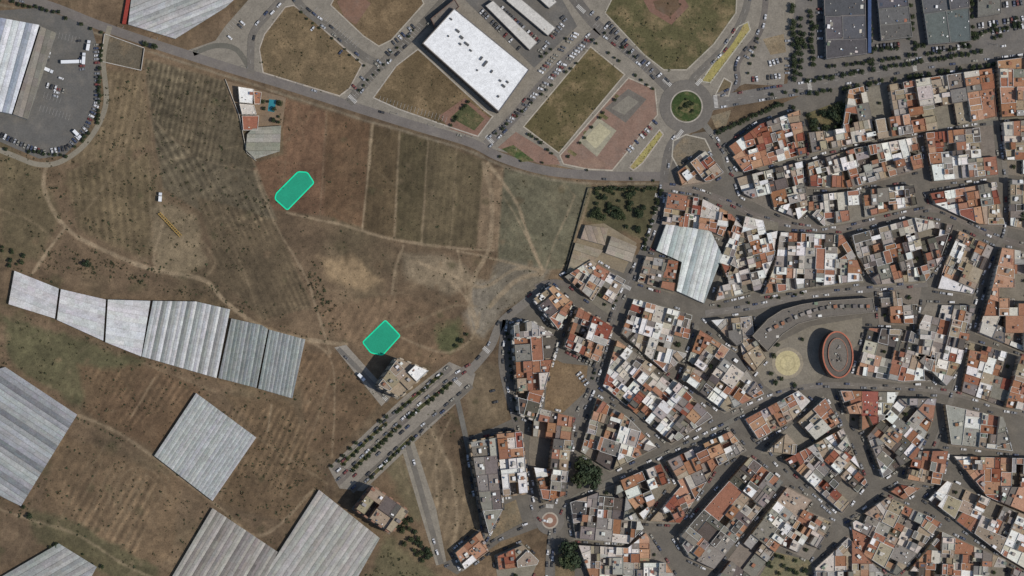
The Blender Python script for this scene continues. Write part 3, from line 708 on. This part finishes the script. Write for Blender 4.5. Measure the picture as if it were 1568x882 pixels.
F=[
([(430,148),(500,170),(496,330),(400,318),(388,250),(434,236)],(110,85,66)),
([(500,170),(566,190),(556,350),(496,330)],(103,81,61)),
([(568,192),(612,202),(604,366),(556,350)],(87,74,55)),
([(612,202),(656,212),(646,372),(604,366)],(80,72,53)),
([(656,212),(742,246),(730,380),(646,374)],(93,83,63)),
([(740,256),(772,258),(764,384),(730,380)],(134,115,92)),
([(772,258),(906,284),(866,412),(838,414),(762,398)],(97,94,76)),
([(220,88),(345,124),(392,256),(372,262),(300,240),(232,180)],(87,79,63)),
([(232,180),(300,240),(392,262),(424,336),(350,350),(250,290)],(92,84,68)),
([(300,300),(420,336),(480,470),(400,490),(340,430)],(95,83,65)),
([(160,110),(218,112),(230,220),(170,250),(100,250),(150,210)],(110,96,74)),
([(100,262),(230,235),(236,400),(180,380),(120,350)],(100,88,67)),
([(0,215),(60,258),(90,330),(60,400),(0,400)],(97,87,66)),
([(242,300),(300,330),(316,400),(280,424),(236,412),(230,340)],(128,114,91)),
([(486,392),(540,392),(586,430),(560,446),(500,430)],(144,123,95)),
([(618,388),(690,392),(740,430),(700,450),(620,430)],(130,116,95)),
([(720,430),(756,425),(800,440),(768,480),(740,520),(712,500)],(128,120,106)),
([(480,470),(620,450),(720,500),(700,560),(640,560),(520,520)],(112,93,73)),
([(0,480),(220,552),(200,600),(120,620),(20,560)],(86,83,60)),
([(120,560),(240,560),(320,600),(240,690),(180,660),(130,630)],(99,80,61)),
([(340,600),(450,620),(500,740),(440,800),(330,770),(392,668)],(101,84,64)),
([(455,540),(520,540),(580,620),(510,700),(470,690)],(106,87,67)),
([(90,660),(280,740),(262,860),(180,870),(60,800)],(110,92,71)),
([(40,780),(120,800),(240,870),(230,900),(150,880),(60,830)],(88,83,61)),
([(600,690),(660,640),(720,760),(740,820),(690,850)],(114,100,80)),
([(580,700),(616,690),(650,790),(640,800),(600,740)],(100,92,71)),
([(728,560),(765,555),(780,650),(720,660),(708,610)],(113,99,79)),
([(905,284),(1008,284),(988,368),(930,350),(895,340)],(88,85,62)),
([(590,820),(660,870),(700,905),(560,905)],(92,86,64)),
([(670,500),(700,490),(710,520),(690,545),(670,535)],(82,84,57)),
([(760,400),(850,410),(820,450),(780,470),(740,440)],(120,112,97)),
]
for _ in range(200):
    px=random.uniform(-20,900);py=random.uniform(80,900);r=random.uniform(3,14)
    paint([(px+r*math.cos(t)*random.uniform(.5,1.3),py+r*math.sin(t)*random.uniform(.5,1.3)) for t in np.arange(0,6.2,1.0)],random.choice([(122,106,84),(80,74,54),(84,80,58),(116,96,74),(90,76,58)]),4,3,.45)
for i,(ps,c) in enumerate(F): paint(ps,c,2 if i<10 else 5,.8 if i<10 else 4,.9)
for _ in range(260):
    px=random.uniform(-20,900);py=random.uniform(80,900);r=random.uniform(2,7)
    paint([(px+r*math.cos(t)*random.uniform(.5,1.3),py+r*math.sin(t)*random.uniform(.5,1.3)) for t in np.arange(0,6.2,1.0)],random.choice([(130,113,90),(74,69,50),(76,74,52),(120,100,78),(86,73,55)]),2,2,.45)
R=math.radians
for ps,a,per,amp in [(F[0][0],R(84),6,.05),(F[1][0],R(84),5,.06),(F[2][0],R(86),4,.07),(F[3][0],R(86),4,.09),(F[4][0],R(84),4.5,.13),(F[7][0],R(78),4,.13),(F[7][0],R(-15),8,.07),(F[8][0],R(118),5,.13),(F[8][0],R(28),8,.09),(F[9][0],R(115),4,.12),(F[11][0],R(95),6,.08),(F[5][0],R(84),3.5,.05),
  ([(85,680),(240,740),(210,850),(110,800)],R(60),6,.12),([(130,560),(230,560),(300,600),(190,660)],R(58),5,.1),([(350,620),(450,630),(490,740),(340,760)],R(64),5,.13),(F[21][0],R(60),5,.09),(F[24][0],R(75),7,.08),([(0,640),(120,640),(60,780),(40,780)],R(55),5,.08),(F[10][0],R(80),5,.07),(F[17][0],R(60),6,.05)]:
    furrow(ps,a,per,amp)
TK=(146,129,105);TK2=(130,114,91)
for ps,w,al in [
 ([(72,250),(68,290),(100,348),(160,384),(240,414),(310,428),(345,462),(400,500),(470,520),(530,528)],4.5,.85),
 ([(50,418),(82,372),(100,348)],3.5,.8),([(100,348),(150,300),(200,200),(215,110)],1.8,.45),
 ([(240,300),(250,340),(236,400),(270,424)],3,.6),([(310,428),(330,400),(300,360)],3,.5),
 ([(390,262),(420,340),(470,430),(505,540)],2.4,.65),([(440,326),(520,344),(600,366),(680,378),(755,384)],2.6,.75),
 ([(570,190),(562,280),(554,352)],2.4,.95),([(612,202),(604,366)],1.8,.65),([(656,212),(646,370)],1.8,.65),([(500,170),(490,330)],1.6,.55),([(700,228),(690,376)],1.4,.5),
 ([(740,250),(752,300),(748,380),(720,440),(730,500)],5,.65),([(748,250),(790,310),(812,370),(830,412)],3.4,.9),([(770,300),(800,350),(826,405)],1.8,.7),
 ([(834,414),(790,412),(740,440),(690,420),(630,400)],3.4,.75),([(830,418),(790,430),(750,470)],5,.8),([(832,416),(770,400),(700,384)],2.4,.75),([(880,300),(850,370),(836,410)],2,.6),([(905,290),(880,370),(858,418)],2.2,.6),
 ([(618,376),(606,410),(600,450)],2.8,.7),([(556,520),(620,500),(690,470),(730,470)],3,.5),([(610,515),(680,540),(720,520),(735,480)],2.6,.6),
 ([(470,522),(510,560),(508,700)],2,.6),([(120,636),(180,662),(240,704),(330,772),(400,820),(480,750)],3.4,.6),([(220,556),(330,600)],2.2,.5),
 ([(394,670),(440,700),(500,740)],2.2,.5),([(60,800),(120,820),(200,870),(260,895)],3,.6),([(0,780),(60,800)],2.5,.6),
 ([(236,580),(200,640)],1.8,.6),([(460,640),(430,760)],1.5,.5),([(510,560),(470,690)],1.5,.5),([(150,110),(230,240),(240,300)],1.6,.4),([(392,262),(300,240),(220,170)],1.5,.5),
 ([(655,650),(690,720),(700,800),(690,850)],3,.7),([(690,640),(668,700),(672,790)],2.2,.6),([(735,570),(745,610),(760,640)],2.5,.5),([(606,700),(628,760)],2,.4),
 ([(170,250),(180,300),(232,330)],1.5,.4),([(0,320),(50,340),(85,370)],2.2,.5),([(860,275),(880,300)],2,.5),([(700,380),(712,440),(722,500),(735,520)],2.2,.7),([(640,400),(690,430),(725,470)],2.6,.7),
 ([(225,90),(235,240)],1.5,.55),([(345,124),(392,256),(420,330)],1.8,.6),([(160,110),(150,190)],1.4,.4),([(240,414),(232,330),(228,240)],1.8,.5),([(300,240),(330,300),(400,490)],1.3,.5),([(350,130),(250,180)],1,.4),([(380,220),(240,250)],1,.4),([(416,620),(410,660)],1.5,.7),([(220,200),(110,262)],1.2,.5),
 ([(610,400),(600,470),(560,520)],1.4,.4),([(480,440),(560,450),(620,448)],1.3,.4),([(345,462),(420,470),(480,470)],1.2,.35)]:
    stroke(ps,w*S*1.4,TK if al>.55 else TK2,al)
for k in range(5):
    r1=12+k*9; stroke([(215+r1*math.cos(t),762+r1*1.2*math.sin(t)) for t in np.linspace(2.2,6.4,14)],.9,(124,108,86),.55)
for k in range(8):
    x0=110+k*17; stroke([(x0+30,700+k*5),(x0-20,800+k*5)],.9,(124,108,86),.5)
stroke([(-60,-2),(60,20),(150,52),(220,76),(300,102),(370,124),(540,178),(640,207),(720,232),(765,252),(830,272),(900,281),(1010,281)],1.5,(126,116,98),.8)
for _ in range(220):
    px=random.uniform(-20,900);py=random.uniform(80,900); stroke([(px,py),(px+random.uniform(-60,60),py+random.uniform(-60,60)),(px+random.uniform(-90,90),py+random.uniform(-90,90))],.5,(124,110,88) if random.random()<.6 else (78,70,52),.3,1.2)
col*=(0.86+0.28*fbm(X,Y,3,31,2))[...,None]
c=np.clip(col,0,255)/255.; colL=np.where(c<=.04045,c/12.92,((c+.055)/1.055)**2.4)
V=np.stack([X,Y,np.zeros_like(X)],-1).reshape(-1,3)
idx=np.arange(H*Wd).reshape(H,Wd)
Q=np.stack([idx[:-1,:-1],idx[:-1,1:],idx[1:,1:],idx[1:,:-1]],-1).reshape(-1,4)
me=bpy.data.meshes.new("ground"); me.vertices.add(len(V)); me.vertices.foreach_set("co",V.ravel())
me.loops.add(Q.size); me.loops.foreach_set("vertex_index",Q.ravel().astype(np.int32))
me.polygons.add(len(Q)); me.polygons.foreach_set("loop_start",(np.arange(len(Q))*4).astype(np.int32)); me.polygons.foreach_set("loop_total",np.full(len(Q),4,np.int32))
me.update(calc_edges=True)
a=me.color_attributes.new("Col",'FLOAT_COLOR','POINT'); ca=np.ones((H*Wd,4),np.float32); ca[:,:3]=colL.reshape(-1,3); a.data.foreach_set("color",ca.ravel())
me.materials.append(M_ground); C_G.objects.link(bpy.data.objects.new("ground",me))

def trow(a,b,step,size,j=1.5,pr=1.0):
    L=math.hypot(b[0]-a[0],b[1]-a[1]);n=max(1,int(L/step))
    for k in range(n+1):
        if random.random()>pr: continue
        t=k/n; tree((a[0]+(b[0]-a[0])*t+random.uniform(-j,j),a[1]+(b[1]-a[1])*t+random.uniform(-j,j)),size)
def tzone(ps,n,smin,smax):
    x0=min(q[0] for q in ps);x1=max(q[0] for q in ps);y0=min(q[1] for q in ps);y1=max(q[1] for q in ps);k=0;t=0
    while k<n and t<n*20:
        t+=1;x=random.uniform(x0,x1);y=random.uniform(y0,y1)
        if inpoly(x,y,ps): tree((x,y),random.uniform(smin,smax));k+=1
for a,b,s,sz,pr in [((540,722),(612,654),9,4,.9),((626,640),(690,588),9,4,.9),((526,710),(590,650),9,3.6,.9),((606,632),(676,574),9,3.6,.9),((562,738),(632,672),9,3.6,.8),((508,714),(600,628),12,4,.6),
 ((1236,124),(1500,80),9,5,.9),((1230,146),(1330,128),10,5,.8),((1330,128),(1520,98),10,5,.8),((1212,10),(1216,120),8,5.5,.9),((1224,30),(1226,116),10,5,.8),((1240,-10),(1244,100),9,4.5,.8),((1330,-10),(1334,100),9,4.5,.8),((1392,-10),(1400,84),9,4.5,.8),((1340,76),(1420,70),8,4.5,.8),((1420,84),(1500,66),8,4.5,.7),((1486,-10),(1490,60),8,4.5,.7),((1500,50),(1568,40),8,4,.8),((1260,104),(1330,96),8,4.5,.8),((1350,92),(1400,84),8,4.5,.8),
 ((1012,292),(985,380),7,4,.8),((905,288),(1004,290),7,4.5,.7),((156,50),(150,190),7,4,.8),((150,190),(100,240),7,4,.8),((100,240),(10,228),8,3.6,.8),((0,0),(100,22),9,4,.7),((100,30),(140,44),8,4,.8),
 ((1098,204),(1190,160),7,5,.9),((1190,160),(1212,164),7,5,.8),((1180,144),(1220,140),9,3.6,.8),((600,80),(640,40),10,2.8,.7),((548,140),(596,92),10,2.8,.7),((460,20),(556,100),12,2.6,.7),((800,112),(880,46),9,3,.6),((760,205),(890,92),10,3,.7),
 ((905,60),(1000,136),11,3,.7),((925,50),(1010,118),11,3,.6),((690,192),(716,156),7,3.5,.8),((810,205),(850,240),7,3.4,.8),((870,240),(960,130),9,3.2,.6),((600,800),(660,850),9,5,.9),((615,795),(645,830),8,5,.9),
 ((764,240),(1000,278),30,3,.5),((1310,140),(1500,106),14,3.5,.3),((1160,60),(1140,124),12,3,.5),((775,500),(790,640),10,3.2,.6),((950,440),(905,590),10,3,.5),((1100,470),(1240,448),11,3,.5)]:
    trow(a,b,s,sz,1.5,pr)
for p,s in [((896,722),20),((884,736),16),((906,738),16),((888,710),14),((912,724),13),((868,840),17),((876,858),14),((864,860),13),((132,404),7),((1275,176),9),((1288,186),9),((1262,196),8),((1296,172),8),((1280,198),8),((1290,165),7),((705,522),5),((714,512),4),((698,530),4),((236,72),7),((222,68),6),((628,796),7),((1051,163),5),((45,790),6),((36,776),5),((1186,586),5),((1216,590),5),((1196,580),4.5),((1180,572),4.5),((1190,528),5),((1184,545),4.5),((1228,520),4),((1562,330),8),((1556,312),7),((1375,30),6)]:
    tree(p,s)
tzone([(908,290),(1000,292),(982,360),(935,344),(900,335)],48,3,7)
tzone([(1232,178),(1296,154),(1303,194),(1247,204)],16,4,8)
tzone([(1040,152),(1062,152),(1062,174),(1040,174)],10,2,3.4)
tzone([(0,370),(50,395),(40,412),(0,405)],10,3,5)
tzone([(1156,880),(1186,848),(1236,862),(1240,882)],12,3,5)
tzone([(400,142),(436,152),(430,192),(404,186)],10,3,5)
tzone([(1345,-5),(1395,5),(1398,70),(1350,70)],8,4,6)
tzone([(1440,60),(1568,20),(1568,50),(1450,78)],14,3.5,5)
tzone([(60,820),(200,872),(150,882),(60,845)],12,2.5,4.5)
tzone([(600,790),(665,850),(650,862),(596,815)],12,4,6)
tzone([(1215,48),(1250,40),(1252,100),(1222,112)],14,4,6)

# shrubs: one mass
sh=MB()
def bush(x,y,r,nf=9):
    g=random.random(); b=random.uniform(.7,1.3)
    c0=(0.09,0.08,0.045) if g<.5 else (0.055,0.062,0.032)
    for _ in range(nf):
        an=random.random()*6.28; e=random.uniform(.1,1.2); d=Vector((math.cos(an)*math.cos(e),math.sin(an)*math.cos(e),math.sin(e)*.7))
        q=Vector((x,y,0))+d*r*random.uniform(.4,.9); u=Vector((random.gauss(0,1),random.gauss(0,1),random.gauss(0,.5))).normalized()*r*.5; v=Vector((random.gauss(0,1),random.gauss(0,1),random.gauss(0,1))).normalized()*r*.45
        k=b*random.uniform(.7,1.3); sh.face([tuple(q-u),tuple(q-v),tuple(q+u),tuple(q+v)],(c0[0]*k,c0[1]*k,c0[2]*k,1))
gh=[WP(p) for p in ([(22,415),(230,461),(467,520),(447,610),(216,546),(13,466)],[(8,562),(118,635),(32,775),(-50,735)],[(300,602),(392,670),(325,767),(236,698)],[(325,778),(425,845),(395,905),(250,905)],[(488,750),(581,824),(535,905),(388,905)],[(456,262),(471,263),(482,280),(440,323),(420,305)],[(590,489),(614,514),(586,545),(567,541),(554,524)],[(-60,20),(60,12),(140,40),(154,90),(153,160),(128,210),(98,238),(-60,190)])]
ZN=[([(0,240),(220,100),(345,124),(420,330),(340,460),(60,410)],620,.4,1.3),([(420,150),(900,282),(860,420),(700,560),(500,520),(380,320)],380,.3,.9),([(0,480),(520,540),(600,600),(500,740),(430,840),(200,880),(0,780)],800,.4,1.3),([(640,640),(690,620),(740,820),(690,850)],60,.4,1.1),([(404,52),(450,7),(556,98),(520,148),(402,112)],60,.4,.9),([(570,150),(640,74),(756,178),(690,196)],60,.4,.9),([(904,70),(958,114),(856,236),(800,194)],70,.4,1.0),([(925,20),(1130,-20),(1094,68),(1016,108)],90,.4,1.1),([(480,400),(520,500),(500,520),(470,440)],40,.8,1.8),([(60,380),(230,410),(230,440),(60,410)],60,.6,1.5),([(320,640),(480,700),(440,800),(330,770)],140,.5,1.2),([(590,840),(680,900),(540,905)],50,.5,1.3),([(230,440),(340,440),(470,500),(340,470)],40,.5,1.2)]
for ps,n,a,b in ZN:
    x0=min(q[0] for q in ps);x1=max(q[0] for q in ps);y0=min(q[1] for q in ps);y1=max(q[1] for q in ps);k=0
    while k<n:
        x=random.uniform(x0,x1);y=random.uniform(y0,y1)
        if not inpoly(x,y,ps): continue
        k+=1
        for _ in range(random.choice([1,1,1,2,4])):
            w=W((x+random.gauss(0,4),y+random.gauss(0,4)))
            if any(inpoly(w[0],w[1],g_) for g_ in gh): continue
            bush(w[0],w[1],a+(b-a)*random.random()**2*(1.6 if random.random()<.08 else 1))
def brow(a,b,st,r,pr=.8):
    A=W(a);B=W(b);L=math.hypot(B[0]-A[0],B[1]-A[1])
    for k in range(int(L/st)):
        if random.random()<pr: t=k*st/L; bush(A[0]+(B[0]-A[0])*t+random.gauss(0,.5),A[1]+(B[1]-A[1])*t+random.gauss(0,.5),r*random.uniform(.5,1.2),7)
# planted rows of small crops / vines in the old plots
def crop(ps,ang,per,step,r,pr):
    p=ccw(WP(ps)); ca,sa=math.cos(ang),math.sin(ang); us=[q[0]*ca+q[1]*sa for q in p]; vs=[-q[0]*sa+q[1]*ca for q in p]
    v=min(vs)
    while v<max(vs):
        rp=pr*random.uniform(.3,1.2); u=min(us)
        while u<max(us):
            if random.random()<rp:
                x=u*ca-v*sa+random.gauss(0,.35);y=u*sa+v*ca+random.gauss(0,.35)
                if inpoly(x,y,p) and not any(inpoly(x,y,g_) for g_ in gh): bush(x,y,r*random.uniform(.6,1.2),5)
            u+=step
        v+=per
crop(F[7][0],R(78),4,2.6,.5,.34);crop(F[8][0],R(118),5,2.6,.5,.36);crop(F[9][0],R(115),4.5,3,.5,.26);crop(F[4][0],R(84),4.5,3,.42,.2);crop(F[20][0],R(64),5,2.6,.55,.3);crop(F[22][0],R(60),6,3,.5,.22);crop(F[11][0],R(95),6,3.5,.5,.15);crop(F[10][0],R(80),5,3.2,.45,.15)
for k in range(9): brow((400+k*11,640+k*12),(370+k*11,700+k*12),3,.5,.4)
for ps in [(962,256,1012,200),(968,260,1016,206),(1074,124,1134,40),(1084,128,1148,46)]: brow(ps[:2],ps[2:],1.6,.7)
brow((22,410),(90,436),3,1.2);brow((215,550),(330,584),4,1);brow((120,640),(200,680),3,1.2);brow((860,420),(900,290),2,1.2,.9);brow((430,500),(480,520),3,1)
sh.build("shrubs",[M_leaf],C_T)

# ---------------- cars
def car_mesh(colr,kind=0):
    mb=MB(); c=lin(colr,.9); L=4.3;w=1.75
    prof=[(-L/2,.35,.80),(-L/2+.1,.35,.86),(-.95*1,.3,.92),(.9,.3,.92),(L/2-.15,.35,.78),(L/2,.38,.62)]
    hw=[.74,.84,.875,.875,.84,.70]
    for i in range(5):
        a=prof[i];b=prof[i+1];ha=hw[i];hb=hw[i+1]
        mb.face([(a[0],-ha,a[2]),(b[0],-hb,b[2]),(b[0],hb,b[2]),(a[0],ha,a[2])],c)
        for s in(1,-1): mb.face([(a[0],s*ha,a[1]),(b[0],s*hb,b[1]),(b[0],s*hb,b[2]),(a[0],s*ha,a[2])],c)
    mb.face([(-L/2,-hw[0],.35),(-L/2,hw[0],.35),(-L/2,hw[0],.8),(-L/2,-hw[0],.8)],c); mb.face([(L/2,-hw[5],.38),(L/2,hw[5],.38),(L/2,hw[5],.62),(L/2,-hw[5],.62)],c)
    xb0,xb1,xt0,xt1=-1.9,1.05,-1.45,.35
    if kind: xb0,xb1,xt0,xt1,zt=-2.1,1.3,-2.05,.8,1.9
    else: zt=1.46
    wb,wt=.8,.64
    B=[(xb0,-wb,.9),(xb1,-wb,.9),(xb1,wb,.9),(xb0,wb,.9)];Tt=[(xt0,-wt,zt),(xt1,-wt,zt),(xt1,wt,zt),(xt0,wt,zt)]
    for i in range(4):
        j=(i+1)%4; mb.face([B[i],B[j],Tt[j],Tt[i]],(0.02,0.02,0.025,1),1)
    mb.face(Tt,c)
    for x in(-1.35,1.3):
        for s in(-1,1):
            P=[(x+.32*math.cos(t*math.tau/10),.32+.32*math.sin(t*math.tau/10)) for t in range(10)]
            mb.face([(q[0],s*.89,q[1]) for q in P],(0,0,0,1),2)
            for t in range(10):
                a=P[t];b=P[(t+1)%10]; mb.face([(a[0],s*.89,a[1]),(b[0],s*.89,b[1]),(b[0],s*.66,b[1]),(a[0],s*.66,a[1])],(0,0,0,1),2)
    return mb.data("parked_car",[M_paint,M_glass,M_tyre])
CC=[(210,210,210),(198,198,198),(156,158,161),(124,126,130),(60,62,66),(34,34,37),(110,42,36),(50,62,90),(140,136,124),(84,86,90),(44,46,50)]
CM=[car_mesh(c) for c in CC]+[car_mesh((210,210,210),1)]
CP=[]
def car(x,y,a,z=0.2,check=True,mind=2.2):
    for q in CP[-60:] if not check else CP:
        if abs(q[0]-x)<mind and abs(q[1]-y)<mind: return
    o=bpy.data.objects.new("parked_car",random.choice(CM)); o.location=(x,y,z); o.rotation_euler=(0,0,a+(math.pi if random.random()<.5 else 0)+random.gauss(0,.03)); o.scale=(random.uniform(.92,1.08),)*3
    C_V.objects.link(o); CP.append((x,y))
def row(ps,pr=.85,perp=True,step=2.7,da=0):
    c=WP(ps)
    for a,b in zip(c[:-1],c[1:]):
        L=math.hypot(b[0]-a[0],b[1]-a[1]);an=math.atan2(b[1]-a[1],b[0]-a[0]);n=int(L/step)
        for k in range(n):
            if random.random()<pr: t=(k+.5)/n; car(a[0]+(b[0]-a[0])*t,a[1]+(b[1]-a[1])*t,an+(math.pi/2+da if perp else 0),check=False,mind=1.6)
row([(147,66),(149,110),(148,160),(132,196),(104,226),(66,234),(30,220),(0,206)],.95)
row([(96,112),(84,150)],.6);row([(70,130),(100,140)],.7);row([(76,62),(70,100)],.6);row([(120,60),(128,120)],.5)
row([(732,12),(800,80)],.7);row([(762,8),(830,70)],.8);row([(768,12),(836,74)],.3);row([(790,2),(850,50)],.7);row([(862,36),(822,86)],.7);row([(856,20),(870,38)],.6)
row([(905,56),(770,196)],.75,True,2.8,.4);row([(884,50),(826,112)],.7,True,2.8,.4)
row([(900,14),(1000,110)],.45,True,3);row([(925,30),(1016,122)],.45,True,3)
row([(1150,122),(1196,116)],.7);row([(1142,90),(1160,62)],.7);row([(1176,98),(1204,90)],.7);row([(1206,60),(1206,120)],.6)
row([(1500,12),(1566,4)],.8);row([(1496,40),(1568,28)],.9);row([(1500,52),(1568,40)],.8);row([(1340,72),(1400,66)],.7);row([(1415,78),(1486,70)],.6);row([(1254,0),(1256,90)],.3)
row([(540,135),(600,76)],.4,True,3);row([(350,60),(385,20)],.3);row([(455,24),(545,100)],.15);row([(945,250),(1005,185)],.5,True,2.8);row([(600,68),(650,26)],.4,True,3)
row([(530,740),(700,584)],.4,False,6);row([(520,718),(680,566)],.35,False,6);row([(548,748),(650,656)],.3,False,6)
row([(980,440),(1000,380)],.5,True,2.8);row([(752,590),(762,630)],.5);row([(884,570),(900,590)],.6);row([(880,545),(912,560)],.5)
for c,w,z,pr,both in ROADS:
    if pr<=0: continue
    for s in(1,-1):
        q=offs(c,s*(w/2-1.1))
        for k in range(len(q)-1):
            L=math.hypot(q[k+1][0]-q[k][0],q[k+1][1]-q[k][1]);an=math.atan2(q[k+1][1]-q[k][1],q[k+1][0]-q[k][0])
            n=int(L/5.4) if L>5.4 else (1 if random.random()<L/5.4 else 0)
            for j in range(n):
                x=q[k][0]+(q[k+1][0]-q[k][0])*(j+.5)/n;y=q[k][1]+(q[k+1][1]-q[k][1])*(j+.5)/n
                if random.random()<pr and math.hypot(x-W((1051,163))[0],y-W((1051,163))[1])>24 and not any(inpoly(x,y,b) for b in BLK): car(x,y,an,z,True,3.4)
for i,b in enumerate(BLK[:len(T)]):
    q=inset(b,-2.6)
    for k in range(len(q)):
        a=q[k];d=q[(k+1)%len(q)];L=math.hypot(d[0]-a[0],d[1]-a[1]);an=math.atan2(d[1]-a[1],d[0]-a[0])
        for j in range(int(L/5.6)):
            if random.random()>.45: continue
            t=(j+.5)*5.6/L; x=a[0]+(d[0]-a[0])*t;y=a[1]+(d[1]-a[1])*t
            if x>410 or y<-240 or any(inpoly(x,y,p) for p in BLK): continue
            car(x,y,an,.12,True,3.6)
MK.build("road_markings",[M_paint],C_G)
def truck(p,ang,L=13):
    mb=MB()
    box(mb,-1.5,0,1.1,3.9,L-3,2.5,0,lin((218,219,219))); box(mb,L/2-1.3,0,.6,3.2,2.2,2.4,0,lin((200,202,205))); box(mb,L/2-.15,0,1.7,2.7,.12,2.1,0,(0.02,0.02,0.03,1),1)
    box(mb,0,0,.7,1.05,L-1,1.1,0,lin((50,50,50)))
    for xx in(-L/2+1.2,-L/2+2.4,L/2-1.5):
        for s in(-1,1):
            P=[(xx+.5*math.cos(t*math.tau/12),.5+.5*math.sin(t*math.tau/12)) for t in range(12)]; mb.face([(q[0],s*1.24,q[1]) for q in P],(0,0,0,1),2)
            for t in range(12):
                a=P[t];b=P[(t+1)%12]; mb.face([(a[0],s*1.24,a[1]),(b[0],s*1.24,b[1]),(b[0],s*.9,b[1]),(a[0],s*.9,a[1])],(0,0,0,1),2)
    o=mb.build("lorry",[M_paint,M_glass,M_tyre],C_V); w=W(p); o.location=(w[0],w[1],.08); o.rotation_euler=(0,0,ang)
for p,a,L in [((110,95),0.03,17),((128,90),1.5,9),((245,302),1.5,7),((118,206),-.8,8),((74,108),-.4,8),((135,70),1.4,8),((553,578),-.8,7)]: truck(p,a,L)
lm=MB(); box(lm,0,0,0,8,.18,.18,0,lin((130,130,128))); box(lm,.8,0,7.9,8.05,1.8,.12,0,lin((130,130,128))); box(lm,1.5,0,7.8,7.95,.7,.3,0,lin((150,150,148))); box(lm,0,0,0,.5,.4,.4,0,lin((120,120,118)))
lmd=lm.data("street_lamp",[M_paint])
def lamps(ps,step,off):
    c=offs(smooth(WP(ps)),off); acc=0
    for k in range(len(c)-1):
        acc+=math.hypot(c[k+1][0]-c[k][0],c[k+1][1]-c[k][1])
        if acc>step:
            acc=0;o=bpy.data.objects.new("street_lamp",lmd);o.location=(*c[k],0.1);o.rotation_euler=(0,0,math.atan2(c[k+1][1]-c[k][1],c[k+1][0]-c[k][0])-math.pi/2*(1 if off>0 else -1));C_F.objects.link(o)
lamps([(150,38),(300,88),(540,163),(720,218),(900,268)],25,4.6);lamps([(1100,158),(1240,133),(1400,99),(1568,75)],22,6);lamps([(516,740),(690,582)],20,0);lamps([(534,158),(640,46)],22,4.5);lamps([(745,222),(915,48)],22,-4.6)

# ---------------- light, world, camera
el=math.radians(57); sd=Vector((0.94,-0.34,0)).normalized()*math.cos(el)+Vector((0,0,math.sin(el)))
sun=bpy.data.lights.new("sun",'SUN'); sun.energy=2.9; sun.angle=math.radians(.6); sun.color=(1,.945,.865)
so=bpy.data.objects.new("sun",sun); so.rotation_euler=sd.to_track_quat('Z','Y').to_euler(); so.location=(300,-100,400); ROOT.objects.link(so)
w=bpy.data.worlds.new("World"); scene.world=w; w.use_nodes=True; nt=w.node_tree
sk=nt.nodes.new("ShaderNodeTexSky"); sk.sky_type='NISHITA'; sk.sun_disc=False; sk.sun_elevation=el; sk.sun_rotation=math.atan2(sd.x,sd.y)
nt.links.new(sk.outputs[0],nt.nodes["Background"].inputs[0]); nt.nodes["Background"].inputs[1].default_value=0.1
HC=3000; cx,cy=-400,-150
cam=bpy.data.cameras.new("camera"); co=bpy.data.objects.new("camera",cam); ROOT.objects.link(co)
co.location=(cx,cy,HC); co.rotation_euler=(0,0,0); cam.sensor_width=36; cam.lens=36*HC/784.0
cam.shift_x=-cx/784.0; cam.shift_y=-cy/784.0; cam.clip_start=50; cam.clip_end=20000
scene.camera=co
scene.view_settings.view_transform='Standard'; scene.view_settings.look='None'; scene.view_settings.exposure=0
print("objs",len(bpy.data.objects),"cars",len(CP),"trees",NT[0])
